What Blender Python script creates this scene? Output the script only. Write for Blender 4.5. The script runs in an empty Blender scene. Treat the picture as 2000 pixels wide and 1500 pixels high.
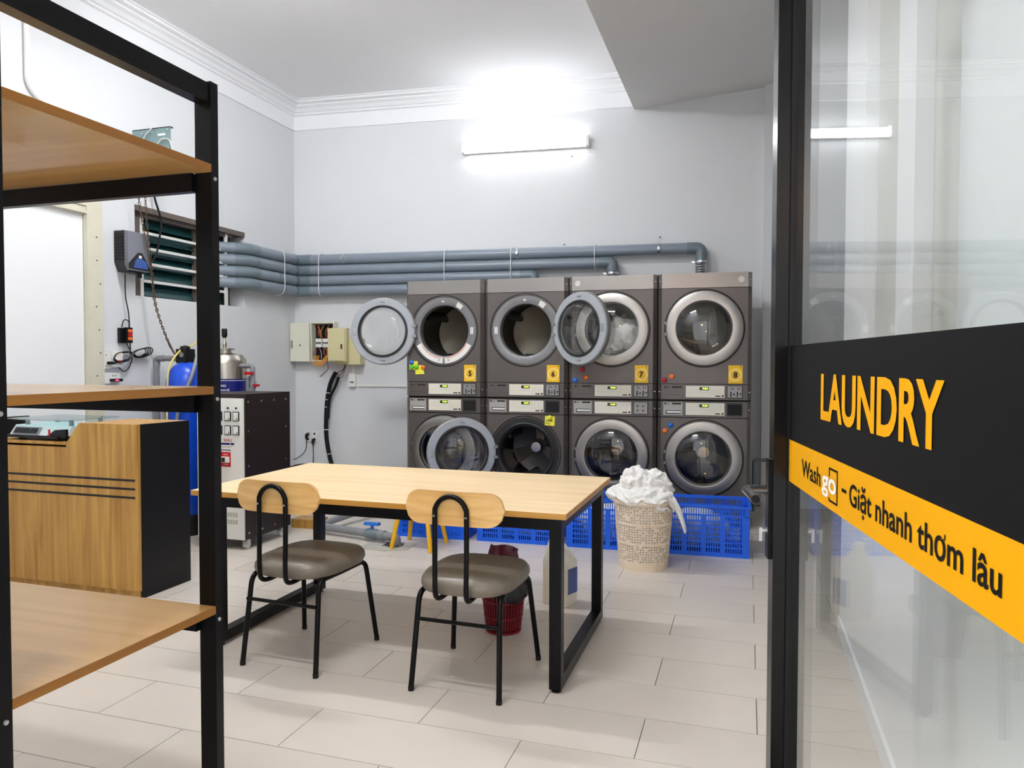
import bpy, bmesh, math, random
from mathutils import Vector, Matrix, noise
random.seed(7)
sc = bpy.context.scene
COL = sc.collection

# ------------------------------------------------------------ camera, world, light, exposure
PIT, YAW, ROL, CAMH = -.02857, .3074, .0013, 1.34
fw = Vector((-math.sin(YAW)*math.cos(PIT), math.cos(YAW)*math.cos(PIT), math.sin(PIT)))
rt0 = Vector((math.cos(YAW), math.sin(YAW), 0)); up0 = rt0.cross(fw)
rt = rt0*math.cos(ROL) + up0*math.sin(ROL); up = -rt0*math.sin(ROL) + up0*math.cos(ROL)
cam = bpy.data.cameras.new('camera'); cam.sensor_width = 36; cam.lens = 36*1445.5/2000
cam.clip_start = .05; cam.clip_end = 60
co = bpy.data.objects.new('camera', cam); COL.objects.link(co)
m4 = Matrix((rt, up, -fw)).transposed().to_4x4(); m4.translation = (0, 0, CAMH)
co.matrix_world = m4; sc.camera = co

w = bpy.data.worlds.new('world'); sc.world = w; w.use_nodes = True
w.node_tree.nodes['Background'].inputs[0].default_value = (.92, .95, 1, 1)
w.node_tree.nodes['Background'].inputs[1].default_value = .55
sc.view_settings.view_transform = 'Standard'; sc.view_settings.look = 'None'
sc.view_settings.exposure = 1.9; sc.view_settings.gamma = 1
sc.view_settings.use_curve_mapping = False
TUBE_BACK, ADDED_FRONT, ADDED_MID = 4.5, 48.0, 50.0     # light given off by the wall tube and two added, unseen ones

# ------------------------------------------------------------ materials
def lin(c):
    c = c/255
    return c/12.92 if c <= .04045 else ((c+.055)/1.055)**2.4
def rgb(*c): return (lin(c[0]), lin(c[1]), lin(c[2]), 1)
MATS = {}
def pbr(name, col, rough=.5, metal=0., var=0., scale=8., bump=0., bscale=60., coat=0., spec=.5, emit=0., objrand=0., stretch=None):
    m = bpy.data.materials.new(name); m.use_nodes = True
    nt = m.node_tree; b = nt.nodes['Principled BSDF']
    c = rgb(*col)
    b.inputs['Base Color'].default_value = c
    b.inputs['Roughness'].default_value = rough; b.inputs['Metallic'].default_value = metal
    b.inputs['Specular IOR Level'].default_value = spec
    b.inputs['Coat Weight'].default_value = coat; b.inputs['Coat Roughness'].default_value = .08
    tc = nt.nodes.new('ShaderNodeTexCoord'); mp = nt.nodes.new('ShaderNodeMapping')
    nt.links.new(tc.outputs['Object'], mp.inputs[0])
    if stretch: mp.inputs['Scale'].default_value = stretch
    src = None
    if var > 0:
        n = nt.nodes.new('ShaderNodeTexNoise'); n.inputs['Scale'].default_value = scale; n.inputs['Detail'].default_value = 5
        nt.links.new(mp.outputs[0], n.inputs['Vector'])
        mx = nt.nodes.new('ShaderNodeMix'); mx.data_type = 'RGBA'
        mx.inputs[6].default_value = tuple(x*(1-var) for x in c[:3])+(1,)
        mx.inputs[7].default_value = tuple(min(1, x*(1+var)) for x in c[:3])+(1,)
        nt.links.new(n.outputs['Fac'], mx.inputs[0]); src = mx.outputs[2]
    if objrand > 0:
        oi = nt.nodes.new('ShaderNodeObjectInfo'); hs = nt.nodes.new('ShaderNodeHueSaturation')
        mr = nt.nodes.new('ShaderNodeMapRange'); mr.inputs[3].default_value = 1-objrand; mr.inputs[4].default_value = 1+objrand*.5
        nt.links.new(oi.outputs['Random'], mr.inputs[0]); nt.links.new(mr.outputs[0], hs.inputs['Value'])
        if src: nt.links.new(src, hs.inputs['Color'])
        else: hs.inputs['Color'].default_value = c
        src = hs.outputs[0]
    if src: nt.links.new(src, b.inputs['Base Color'])
    if bump > 0:
        n2 = nt.nodes.new('ShaderNodeTexNoise'); n2.inputs['Scale'].default_value = bscale; n2.inputs['Detail'].default_value = 4
        nt.links.new(mp.outputs[0], n2.inputs['Vector'])
        bp = nt.nodes.new('ShaderNodeBump'); bp.inputs['Strength'].default_value = bump; bp.inputs['Distance'].default_value = .01
        nt.links.new(n2.outputs['Fac'], bp.inputs['Height']); nt.links.new(bp.outputs[0], b.inputs['Normal'])
    if emit > 0:
        b.inputs['Emission Color'].default_value = c; b.inputs['Emission Strength'].default_value = emit
    MATS[name] = m; return m
def wood(name, ca, cb, axis='x', scale=1.0, rough=.4, coat=.1):
    m = bpy.data.materials.new(name); m.use_nodes = True; nt = m.node_tree; b = nt.nodes['Principled BSDF']
    tc = nt.nodes.new('ShaderNodeTexCoord'); mp = nt.nodes.new('ShaderNodeMapping')
    nt.links.new(tc.outputs['Object'], mp.inputs[0])
    s = {'x': (1.2, 22, 22), 'y': (22, 1.2, 22), 'z': (22, 22, 1.2)}[axis]
    mp.inputs['Scale'].default_value = tuple(k*scale for k in s)
    n = nt.nodes.new('ShaderNodeTexNoise'); n.inputs['Scale'].default_value = 1; n.inputs['Detail'].default_value = 6; n.inputs['Distortion'].default_value = .6
    nt.links.new(mp.outputs[0], n.inputs['Vector'])
    r = nt.nodes.new('ShaderNodeValToRGB'); r.color_ramp.elements[0].position = .3; r.color_ramp.elements[1].position = .68
    r.color_ramp.elements[0].color = rgb(*ca); r.color_ramp.elements[1].color = rgb(*cb)
    nt.links.new(n.outputs['Fac'], r.inputs[0]); nt.links.new(r.outputs[0], b.inputs['Base Color'])
    b.inputs['Roughness'].default_value = rough; b.inputs['Coat Weight'].default_value = coat
    MATS[name] = m
def glass(name, tint, ior=1.45, rough=0.0, base=0.0):
    m = bpy.data.materials.new(name); m.use_nodes = True; nt = m.node_tree
    for nd in list(nt.nodes): nt.nodes.remove(nd)
    o = nt.nodes.new('ShaderNodeOutputMaterial'); t = nt.nodes.new('ShaderNodeBsdfTransparent'); g = nt.nodes.new('ShaderNodeBsdfGlossy')
    f = nt.nodes.new('ShaderNodeFresnel'); mx = nt.nodes.new('ShaderNodeMixShader')
    ge = nt.nodes.new('ShaderNodeNewGeometry'); im = nt.nodes.new('ShaderNodeMix')      # same reflectance on both faces of a thin sheet
    im.inputs[2].default_value = ior; im.inputs[3].default_value = 1/ior
    nt.links.new(ge.outputs['Backfacing'], im.inputs[0]); nt.links.new(im.outputs[0], f.inputs[0])
    t.inputs[0].default_value = tint; g.inputs['Roughness'].default_value = rough; f.inputs[0].default_value = ior
    if base > 0:
        ad = nt.nodes.new('ShaderNodeMath'); ad.operation = 'ADD'; ad.inputs[1].default_value = base; ad.use_clamp = True
        nt.links.new(f.outputs[0], ad.inputs[0]); nt.links.new(ad.outputs[0], mx.inputs[0])
    else: nt.links.new(f.outputs[0], mx.inputs[0])
    nt.links.new(t.outputs[0], mx.inputs[1]); nt.links.new(g.outputs[0], mx.inputs[2])
    nt.links.new(mx.outputs[0], o.inputs[0]); MATS[name] = m
def emis(name, col, s):
    m = bpy.data.materials.new(name); m.use_nodes = True; nt = m.node_tree
    b = nt.nodes['Principled BSDF']; b.inputs['Base Color'].default_value = rgb(*col)
    b.inputs['Emission Color'].default_value = rgb(*col); b.inputs['Emission Strength'].default_value = s; MATS[name] = m

pbr('wall', (221, 223, 225), .7, var=.02, scale=2, bump=.08, bscale=40)
pbr('ceiling', (244, 244, 245), .8, var=.01, scale=3)
pbr('soffit', (226, 225, 224), .85, var=.02, scale=3)
pbr('white_paint', (240, 241, 243), .6)
pbr('niche', (206, 206, 200), .75, var=.03, scale=5)
pbr('tile', (212, 203, 192), .36, var=.05, scale=5, bump=.03, bscale=25, objrand=.05)
pbr('grout', (120, 112, 104), .9)
pbr('concrete', (176, 174, 164), .7, var=.12, scale=7, bump=.2, bscale=30)
pbr('black_metal', (5, 5, 7), .32, spec=.2)
pbr('black_plastic', (12, 12, 14), .45, spec=.35)
pbr('dark_void', (10, 10, 11), .8)
pbr('door_black', (14, 12, 12), .22, spec=.35)
pbr('chrome_dark', (120, 121, 124), .16, metal=1.)
pbr('silver', (205, 207, 210), .28, metal=1.)
wood('wood_table', (232, 200, 150), (248, 220, 176), 'x', .9)
wood('wood_edge', (178, 126, 48), (200, 150, 68), 'x', .8)
wood('wood_counter', (166, 116, 44), (208, 162, 84), 'z', 1.1)
wood('wood_shelf', (190, 146, 82), (210, 168, 104), 'x', .7, .3, .25)
wood('wood_shelf_edge', (134, 86, 20), (156, 104, 34), 'y', .7)
wood('wood_back', (198, 142, 70), (242, 202, 132), 'x', .9, .35, .2)
pbr('seat_leather', (122, 113, 100), .38, var=.08, scale=6, bump=.08, bscale=30)
pbr('machine', (98, 92, 89), .36, metal=.35, var=.06, scale=3, coat=.05)
pbr('machine_side', (48, 46, 46), .45, metal=.2)
pbr('machine_top', (150, 146, 142), .3, metal=.6, var=.06, scale=4)
pbr('port_grey', (128, 128, 130), .4, metal=.3)
pbr('gasket', (34, 34, 36), .55)
pbr('door_steel', (168, 166, 162), .36, metal=1., var=.08, scale=3)
pbr('door_grey', (168, 173, 178), .45)
pbr('drum', (112, 108, 100), .34, metal=.9, var=.1, scale=10)
pbr('drum_dark', (60, 60, 62), .3, metal=.8)
pbr('drum_end', (92, 88, 78), .4, metal=.8, var=.1, scale=8)
pbr('hub_gold_glint', (222, 186, 132), .3, metal=1.)  # hub metal with its gold reflection put into the colour
pbr('panel_cream', (228, 224, 208), .5)
pbr('panel_line', (178, 176, 166), .6)
pbr('drawer_grey', (168, 166, 160), .45)
pbr('coin_grey', (150, 150, 150), .4, metal=.4)
pbr('led_dark', (28, 36, 18), .3)
emis('led_green', (170, 235, 60), 1.2)
pbr('card_yellow', (240, 190, 20), .5)
pbr('card_cream', (250, 226, 160), .5)
pbr('ink', (22, 20, 20), .6)
pbr('white_plastic', (236, 236, 232), .4)
pbr('cream_plastic', (232, 226, 204), .5)
pbr('box_cream', (226, 226, 206), .45)
pbr('box_yellow', (214, 205, 158), .5)
pbr('pipe', (132, 143, 155), .3, var=.05, scale=5)
pbr('pipe_joint', (112, 126, 134), .3)
pbr('pipe_grey', (136, 138, 142), .4, var=.08, scale=8)
pbr('foil', (200, 202, 205), .3, metal=1., bump=.3, bscale=80)
pbr('copper', (196, 120, 70), .5)
pbr('wire_red', (120, 40, 40), .5)
pbr('wire_yellow', (226, 170, 50), .5)
pbr('wire_white', (210, 205, 200), .5)
pbr('crate_blue', (14, 98, 232), .4)
pbr('basket_beige', (232, 214, 190), .5)
pbr('cloth_white', (240, 238, 234), .85, var=.03, scale=6)
pbr('cloth_grey', (198, 202, 208), .85, var=.08, scale=6)
pbr('jug_white', (234, 228, 212), .4)
pbr('label_blue', (70, 90, 150), .5, var=.3, scale=40)
pbr('bin_red', (118, 10, 28), .4)
pbr('bag_black', (16, 16, 20), .3)
pbr('packet', (92, 14, 40), .3, var=.5, scale=30)
pbr('stool_yellow', (240, 182, 24), .4)
pbr('tank_blue', (10, 72, 200), .3)
pbr('steel', (196, 190, 178), .28, metal=1., var=.12, scale=6)
pbr('cab_white', (232, 233, 228), .45)
pbr('cab_dark', (30, 17, 16), .45, var=.15, scale=6)
pbr('counter_black', (9, 9, 11), .45, spec=.3)
pbr('red', (196, 16, 28), .5)
pbr('orange', (240, 120, 50), .5)
pbr('blue_mag', (20, 110, 210), .4)
pbr('crimson', (180, 14, 40), .4)
pbr('green', (110, 200, 40), .5)
pbr('note_yellow', (240, 232, 70), .7)
pbr('navy', (14, 20, 110), .4)
pbr('teal_bar', (60, 140, 150), .2)
pbr('frame_brown', (98, 86, 78), .5, var=.1, scale=8)
pbr('bar_white', (222, 222, 218), .5)
pbr('jamb_cream', (214, 210, 190), .6, var=.06, scale=10)
pbr('chain_metal', (110, 94, 78), .45, metal=.8, var=.2, scale=30)
pbr('motor_black', (26, 26, 30), .4)
pbr('motor_grey', (120, 122, 132), .35)
pbr('sticker_blue', (60, 90, 160), .4, var=.3, scale=40)
pbr('hose_yellow', (236, 214, 110), .5)
pbr('sign_black', (11, 12, 15), .6, spec=.15)
pbr('sign_yellow', (230, 164, 0), .6, spec=.15)
pbr('sign_white', (244, 244, 240), .5)
pbr('grid_grey', (150, 155, 140), .6)
pbr('sticker_white', (214, 214, 208), .6, var=.15, scale=30)
pbr('bracket', (128, 152, 152), .35, metal=.4)
glass('pane', (.965, .985, .975, 1), 1.5)
pbr('louvre_glass', (26, 62, 64), .12, var=.35, scale=6)
glass('door_glass', (.95, .955, .95, 1), 1.5, .0, .02)
glass('door_glass_dark', (.72, .71, .69, 1), 1.5, .0, .05)
glass('scale_glass', (.66, .84, .86, 1), 1.5)
emis('tube_back', (250, 252, 255), TUBE_BACK)
emis('added_front', (250, 252, 255), ADDED_FRONT)
emis('added_mid', (250, 252, 255), ADDED_MID)
emis('red_led', (255, 40, 60), 2)

# ------------------------------------------------------------ mesh helpers
class MB:
    def __init__(s): s.bm = bmesh.new()
    def quadbox(s, pts):
        v = [s.bm.verts.new(p) for p in pts]
        for f in ((0,3,2,1),(4,5,6,7),(0,1,5,4),(1,2,6,5),(2,3,7,6),(3,0,4,7)): s.bm.faces.new([v[i] for i in f])
        return s
    def box(s, a, b):
        x0,y0,z0 = a; x1,y1,z1 = b
        return s.quadbox([(x0,y0,z0),(x1,y0,z0),(x1,y1,z0),(x0,y1,z0),(x0,y0,z1),(x1,y0,z1),(x1,y1,z1),(x0,y1,z1)])
    def prism(s, poly, axis, a, b):
        """poly 2d; axis extruded: 'x' poly=(y,z), 'y' poly=(x,z), 'z' poly=(x,y)"""
        def P(p, t):
            return {'x': (t,p[0],p[1]), 'y': (p[0],t,p[1]), 'z': (p[0],p[1],t)}[axis]
        A = [s.bm.verts.new(P(p,a)) for p in poly]; B = [s.bm.verts.new(P(p,b)) for p in poly]
        s.bm.faces.new(A); s.bm.faces.new(B[::-1]); n = len(poly)
        for i in range(n): s.bm.faces.new((A[i],B[i],B[(i+1)%n],A[(i+1)%n]))
        return s
    def tube(s, path, r, seg=10, cap=True, smooth=0):
        P = [Vector(p) for p in path]
        if smooth: P = spline(P, smooth)
        n = len(P); rings = []
        t = (P[1]-P[0]).normalized()
        a = Vector((0,0,1)) if abs(t.z) < .9 else Vector((1,0,0))
        u = t.cross(a).normalized()
        for i in range(n):
            if i == 0: t = (P[1]-P[0])
            elif i == n-1: t = P[-1]-P[-2]
            else: t = (P[i+1]-P[i]).normalized()+(P[i]-P[i-1]).normalized()
            if t.length < 1e-9: t = P[i]-P[i-1]
            t.normalize(); u = (u-t*u.dot(t)); u.normalize(); v = t.cross(u)
            rr = r[i] if isinstance(r, (list, tuple)) else r
            rings.append([s.bm.verts.new(P[i]+u*rr*math.cos(k*2*math.pi/seg)+v*rr*math.sin(k*2*math.pi/seg)) for k in range(seg)])
        for i in range(n-1):
            for k in range(seg): s.bm.faces.new((rings[i][k],rings[i][(k+1)%seg],rings[i+1][(k+1)%seg],rings[i+1][k]))
        if cap: s.bm.faces.new(rings[0][::-1]); s.bm.faces.new(rings[-1])
        return s
    def lathe(s, prof, axis='z', seg=48, c=(0,0,0), closed=False, arc=None):
        """prof list of (r, h)."""
        a0, a1 = arc if arc else (0, 2*math.pi); full = arc is None
        N = seg if full else seg+1; R = []
        for r, h in prof:
            ring = []
            if r < 1e-6 and full:
                p = {'z': (0,0,h), 'y': (0,h,0), 'x': (h,0,0)}[axis]
                ring = [s.bm.verts.new((c[0]+p[0],c[1]+p[1],c[2]+p[2]))]
            else:
                for k in range(N):
                    t = a0+(a1-a0)*k/seg; x, y = r*math.cos(t), r*math.sin(t)
                    p = {'z': (x,y,h), 'y': (x,h,y), 'x': (h,x,y)}[axis]
                    ring.append(s.bm.verts.new((c[0]+p[0],c[1]+p[1],c[2]+p[2])))
            R.append(ring)
        pairs = [(i,i+1) for i in range(len(R)-1)]+([(len(R)-1,0)] if closed else [])
        for i, j in pairs:
            A, B = R[i], R[j]; M = N if full else N-1
            for k in range(M):
                k2 = (k+1) % N
                if len(A) == 1 and len(B) == 1: continue
                if len(A) == 1: s.bm.faces.new((A[0],B[k2],B[k]))
                elif len(B) == 1: s.bm.faces.new((A[k],A[k2],B[0]))
                else: s.bm.faces.new((A[k],A[k2],B[k2],B[k]))
        return s
    def disc(s, r, axis='y', c=(0,0,0), h=.002, seg=32):
        return s.lathe([(0,0),(r,0),(r,h),(0,h)], axis, seg, c)
    def mesh(s, smooth=False, bevel=0., seg=2, fix=True):
        if bevel > 0:
            es = [e for e in s.bm.edges if len(e.link_faces) == 2 and e.calc_face_angle(0) > .6]
            bmesh.ops.bevel(s.bm, geom=es, offset=bevel, segments=seg, profile=.6, affect='EDGES', clamp_overlap=True)
        if fix: bmesh.ops.recalc_face_normals(s.bm, faces=s.bm.faces)
        me = bpy.data.meshes.new('m'); s.bm.to_mesh(me); s.bm.free()
        if smooth:
            me.polygons.foreach_set('use_smooth', [True]*len(me.polygons))
            me.set_sharp_from_angle(angle=math.radians(38))
        return me
def spline(P, k):
    P = [Vector(p) for p in P]; out = []
    for i in range(len(P)-1):
        p0 = P[max(i-1,0)]; p1 = P[i]; p2 = P[i+1]; p3 = P[min(i+2,len(P)-1)]
        for j in range(k):
            t = j/k
            out.append(.5*((2*p1)+(p2-p0)*t+(2*p0-5*p1+4*p2-p3)*t*t+(3*p1-p0-3*p2+p3)*t**3))
    out.append(P[-1]); return out
def fillet(P, r, k=6):
    P = [Vector(p) for p in P]; out = [P[0]]
    for i in range(1, len(P)-1):
        a = (P[i-1]-P[i]); b = (P[i+1]-P[i]); d = min(r, a.length*.49, b.length*.49)
        a = P[i]+a.normalized()*d; b = P[i]+b.normalized()*d
        for j in range(k+1):
            t = j/k; out.append(a*(1-t)**2+P[i]*2*t*(1-t)+b*t*t)
    out.append(P[-1]); return out
def obj(name, me, mat=None, parent=None, loc=None, rot=None, kind=None):
    if isinstance(me, MB): me = me.mesh()
    o = bpy.data.objects.new(name, me); COL.objects.link(o); me.name = name
    if mat and not me.materials: me.materials.append(MATS[mat])
    elif mat and me.materials[0] is not MATS[mat]:
        o.material_slots[0].link = 'OBJECT'; o.material_slots[0].material = MATS[mat]
    if parent: o.parent = parent
    if loc: o.location = loc
    if rot: o.rotation_euler = rot
    if kind: o['kind'] = kind
    return o
def thing(name, label, cat, loc=(0,0,0), rz=0., group=None, rot=None):
    o = bpy.data.objects.new(name, None); COL.objects.link(o); o.empty_display_size = .1
    o.location = loc; o.rotation_euler = rot or (0,0,rz); o['label'] = label; o['category'] = cat
    if group: o['group'] = group
    return o
def tag(o, label, cat, group=None):
    o['label'] = label; o['category'] = cat
    if group: o['group'] = group
    return o
def B(a, b, bevel=0., seg=2): return MB().box(a, b).mesh(bevel=bevel, seg=seg, smooth=bevel > 0)
TXT = {}
def text_mesh(s, size=1., width=None, height=None, bold=.0, align='CENTER'):
    key = (s, size, width, height, bold, align)
    if key in TXT: return TXT[key]
    cu = bpy.data.curves.new('t', 'FONT'); cu.body = s; cu.size = size; cu.align_x = 'LEFT'; cu.offset = bold*size
    cu.resolution_u = 4
    o = bpy.data.objects.new('t', cu); COL.objects.link(o)
    dg = bpy.context.evaluated_depsgraph_get(); me = bpy.data.meshes.new_from_object(o.evaluated_get(dg))
    bpy.data.objects.remove(o); bpy.data.curves.remove(cu)
    xs = [v.co.x for v in me.vertices]; ys = [v.co.y for v in me.vertices]
    x0, x1, y0, y1 = min(xs), max(xs), min(ys), max(ys)
    sx = width/(x1-x0) if width else 1; sy = height/(y1-y0) if height else (sx if width else 1)
    if height and not width: sx = sy
    for v in me.vertices:
        v.co.x = (v.co.x-x0)*sx; v.co.y = (v.co.y-y0)*sy; v.co.z = 0
        if align == 'CENTER': v.co.x -= (x1-x0)*sx/2; v.co.y -= (y1-y0)*sy/2
    me.materials.clear()
    TXT[key] = me; return me
def crumple(r, seed, amp=.35, sub=4, squash=(1,1,1), freq=2.2, flat=None):
    bm = bmesh.new(); bmesh.ops.create_icosphere(bm, subdivisions=sub, radius=1)
    off = Vector((seed*13.7, seed*7.1, seed*3.3))
    for v in bm.verts:
        p = v.co.normalized(); q = p*freq+off
        d = noise.noise(q)*.5
        q2 = q+Vector((noise.noise(q*.9+off), noise.noise(q*.9-off), noise.noise(q*.9+off*2)))*.8
        d += (1-abs(noise.noise(q2*1.3))*2.2)*.55
        d += (1-abs(noise.noise(q2*2.6+off))*2.2)*.18
        f = 1+amp*(d-.2)
        v.co = Vector((p.x*f*r*squash[0], p.y*f*r*squash[1], p.z*f*r*squash[2]))
        if flat is not None and v.co.z < flat: v.co.z = flat+(v.co.z-flat)*.12
    me = bpy.data.meshes.new('cloth'); bm.to_mesh(me); bm.free()
    me.polygons.foreach_set('use_smooth', [True]*len(me.polygons)); return me

# ------------------------------------------------------------ the room
XL, YC = -4.62, 6.87; TB = math.radians(5.3); TM = .04656
eb = Vector((math.cos(TB), math.sin(TB), 0)); nb = Vector((math.sin(TB), -math.cos(TB), 0))
em = Vector((math.cos(TM), math.sin(TM), 0)); nm = Vector((math.sin(TM), -math.cos(TM), 0))
CR = Vector((XL, YC, 0)); M0 = Vector((-2.941, 6.081, 0))
def WB(s, d, z): return CR+eb*s+nb*d+Vector((0,0,z))        # along the back wall, out of it, up
def WM(s, d, z): return M0+em*s+nm*d+Vector((0,0,z))        # along the machines' fronts
XR, ZC = .455, 4.09
def struct(name, me, mat, parent=None, label=None, **k):
    o = obj(name, me, mat, parent, **k)
    if not parent: o['kind'] = 'structure'
    if label: o['label'] = label
    return o
floor = struct('floor', B((XL-.2,-1.2,-.12),(1.9,7.75,-.006)), 'grout', label='pale beige tiled floor with dark joints')
full = B((-.3985,-.1485,-.012),(.3985,.1485,0), .0015, 1)
for k in range(-10, 20):
    y0 = 1.880+.3*k; y1 = y0+.3
    ph = -.352 if k % 2 == 0 else .048
    for j in range(-6, 4):
        x0 = ph+.8*j; x1 = x0+.8
        if x1 < XL+.02 or x0 > 1.75 or y1 > 7.55 or y1 < -.8: continue
        cx = (x0+x1)/2; cy = (y0+y1)/2
        if cx > .9 and cy < 3.7: continue
        if x0 < XL: obj('tile', B((XL+.002-cx,-.1485,-.012),(.3985,.1485,0), .0015, 1), 'tile', floor, (cx,cy,0))
        else: obj('tile', full, 'tile', floor, (cx,cy,0))
# walls
WT = .2
Y0, Y1, Z0, Z1 = 4.70, 6.03, 1.87, 2.587          # window opening in the left wall
mb = MB()
mb.box((XL-WT,.6,0),(XL,Y0,ZC)).box((XL-WT,Y1,0),(XL,YC+.3,ZC)).box((XL-WT,Y0,0),(XL,Y1,Z0)).box((XL-WT,Y0,Z1),(XL,Y1,ZC))
struct('wall_left', mb.mesh(), 'wall', label='pale grey painted side wall with louvred window')
a, b = WB(0,0,0), WB(6.6,0,0); c, d = WB(6.6,-.2,0), WB(-.2,-.2,0)
mb = MB(); mb.prism([(p.x,p.y) for p in (a,b,c,d)], 'z', 0, ZC)
struct('wall_back', mb.mesh(), 'wall', label='pale grey painted wall behind the machines')
mb = MB(); p = [WB(4.766,.0,0), WB(4.766,.07,0), WB(6.55,.07,0), WB(6.55,0,0)]
mb.prism([(q.x,q.y) for q in p], 'z', 0, ZC-.02)
struct('trim_1', mb.mesh(), 'wall', label='shallow grey wall pilaster beside the machines')
# right wall with two upright niches
mb = MB(); N = [(2.66,3.37),(1.92,2.40)]
mb.box((XR+.06,.6,0),(XR+.2,3.99,ZC)).box((XR,.6,0),(XR+.06,3.99,1.15))
for ya, yb in ((.6,1.92),(2.40,2.66),(3.37,3.99)): mb.box((XR,ya,1.15),(XR+.06,yb,ZC))
wr = struct('wall_right', mb.mesh(), 'white_paint', label='white wall with upright niches behind the glass door')
for ya, yb in N: obj('niche_panel', B((XR+.05,ya+.002,1.152),(XR+.058,yb-.002,ZC-.35)), 'niche', wr)
struct('wall_alcove_side', B((1.7,3.85,0),(1.85,7.6,ZC)), 'wall', label='grey end wall of the alcove')
struct('wall_alcove_front', B((XR+.2,3.85,0),(1.7,3.99,ZC)), 'wall', label='grey near wall of the alcove')
struct('baseboard_right', B((XR-.012,.72,0),(XR,3.99,.08), .003), 'white_paint', label='low white skirting along the white wall')
mb = MB(); mb.box((XL,.5,0),(-1.35,.65,ZC)).box((-1.35,.5,2.6),(XR,.65,ZC))
struct('wall_front', mb.mesh(), 'wall', label='entrance wall with a wide doorway')
struct('ceiling', B((XL-.2,.5,ZC),(1.9,7.8,ZC+.12)), 'ceiling', label='white flat ceiling')
XS = -1.058
mb = MB(); mb.prism([(XS,ZC),(XS,3.775),(1.7,4.05),(1.7,ZC)], 'y', .66, 7.62)
struct('ceiling_soffit', mb.mesh(), 'soffit', label='lower grey sloping ceiling panel beside the white ceiling')
# crown moulding along the left and back walls
prof = [(0,3.80),(.012,3.80),(.012,3.945),(.03,3.955),(.03,3.972),(.045,3.98),(.06,4.01),(.085,4.03),(.085,4.045),(.12,4.055),(.12,4.075),(.135,4.08),(.135,ZC),(0,ZC)]
mb = MB(); mb.prism([(XL+d, z) for d, z in prof], 'y', .66, YC+.05)
struct('trim_2', mb.mesh(), 'white_paint', label='white stepped crown moulding along the side wall')
mb = MB()
A = [mb.bm.verts.new(WB(-.01,d,z)) for d, z in prof]; Bv = [mb.bm.verts.new(WB(3.62,d,z)) for d, z in prof]
mb.bm.faces.new(A); mb.bm.faces.new(Bv[::-1])
for i in range(len(prof)): mb.bm.faces.new((A[i],Bv[i],Bv[(i+1)%len(prof)],A[(i+1)%len(prof)]))
struct('trim_3', mb.mesh(), 'white_paint', label='white stepped crown moulding above the machines')

# window on the left wall
win = struct('window_1', B((XL-.19,Y0,Z0),(XL-.17,Y1,Z1)), 'dark_void', label='louvred window with dark panes and pale bars')
obj('window_frame', MB().box((XL-.15,Y0,Z1-.045),(XL+.012,Y1,Z1-.002)).box((XL-.16,Y0+.002,Z0),(XL-.04,Y0+.09,Z1)).mesh(), 'frame_brown', win)
obj('window_frame', MB().box((XL-.1,Y0+.09,Z1-.075),(XL-.03,Y1-.12,Z1-.045)).box((XL-.1,5.44,Z0),(XL-.05,5.49,Z1-.05)).mesh(), 'frame_brown', win)
obj('mullion', B((XL-.07,4.80,Z0),(XL-.045,4.832,Z1-.05)), 'bar_white', win)
obj('mullion', B((XL-.045,5.80,Z0),(XL-.025,5.83,Z1-.05)), 'bar_white', win)
for i in range(6):
    z = Z0+.015+i*.11
    for ya, yb in ((4.835,5.44),(5.49,5.80)):
        mb = MB(); mb.quadbox([(XL-.08,ya,z),(XL-.075,ya,z),(XL-.075,yb,z),(XL-.08,yb,z),(XL-.13,ya,z+.112),(XL-.125,ya,z+.112),(XL-.125,yb,z+.112),(XL-.13,yb,z+.112)])
        obj('pane', mb.mesh(), 'louvre_glass', win)
for z in (2.00,2.141,2.266,2.39): obj('bar', B((XL-.06,4.82,z-.011),(XL-.04,5.82,z+.011)), 'bar_white', win)

# plain door with cream jamb on the left wall
d1 = struct('door_1', B((XL,2.9,0),(XL+.012,4.205,2.42)), 'white_paint', label='flat white side door in a cream frame')
obj('jamb', B((XL,4.21,0),(XL+.05,4.345,2.6), .004), 'jamb_cream', d1)
for i, (z0, z1, dd) in enumerate(((2.42,2.44,.05),(2.442,2.472,.04),(2.474,2.52,.05))): obj('header_slat', B((XL,2.9,z0),(XL+dd,4.21,z1), .003), 'jamb_cream', d1)
for i in range(9): obj('nail_hole', MB().disc(.006,'x',(XL+.05,4.30+.02*math.sin(i*2.3),.9+i*.17),.001,8).mesh(), 'ink', d1)

# ------------------------------------------------------------ glass entrance door
aD = math.radians(9.35); sd = Vector((.115,2.093,0)); dd = Vector((math.sin(aD),-math.cos(aD),0)); dn = Vector((-math.cos(aD),-math.sin(aD),0))
dg = bpy.data.objects.new('door_2', None); COL.objects.link(dg); dg['kind'] = 'structure'; dg['label'] = 'open glass entrance door in a black frame with laundry sign'
mm = Matrix((dd, dn, Vector((0,0,1)))).transposed().to_4x4()
if mm.to_3x3().determinant() < 0: mm = Matrix((dd, -dn, Vector((0,0,1)))).transposed().to_4x4(); SG = -1
else: SG = 1
mm.translation = sd; dg.matrix_world = mm
def db(a, b, bev=0.):     # box in door coordinates: t along the leaf, q out towards the room, z
    y0, y1 = sorted((a[1]*SG, b[1]*SG)); return B((a[0],y0,a[2]),(b[0],y1,b[2]), bev)
W2 = 1.26; H2 = 2.5
obj('stile', db((-.055,-.022,.005),(.004,.046,H2), .003), 'door_black', dg)
obj('stile', db((W2,-.022,.005),(W2+.06,.046,H2), .003), 'door_black', dg)
obj('edge_strip', db((-.06,-.02,.005),(-.0555,.044,H2)), 'silver', dg)
obj('rail', db((.004,-.022,.005),(W2,.046,.09), .003), 'door_black', dg)
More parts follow.
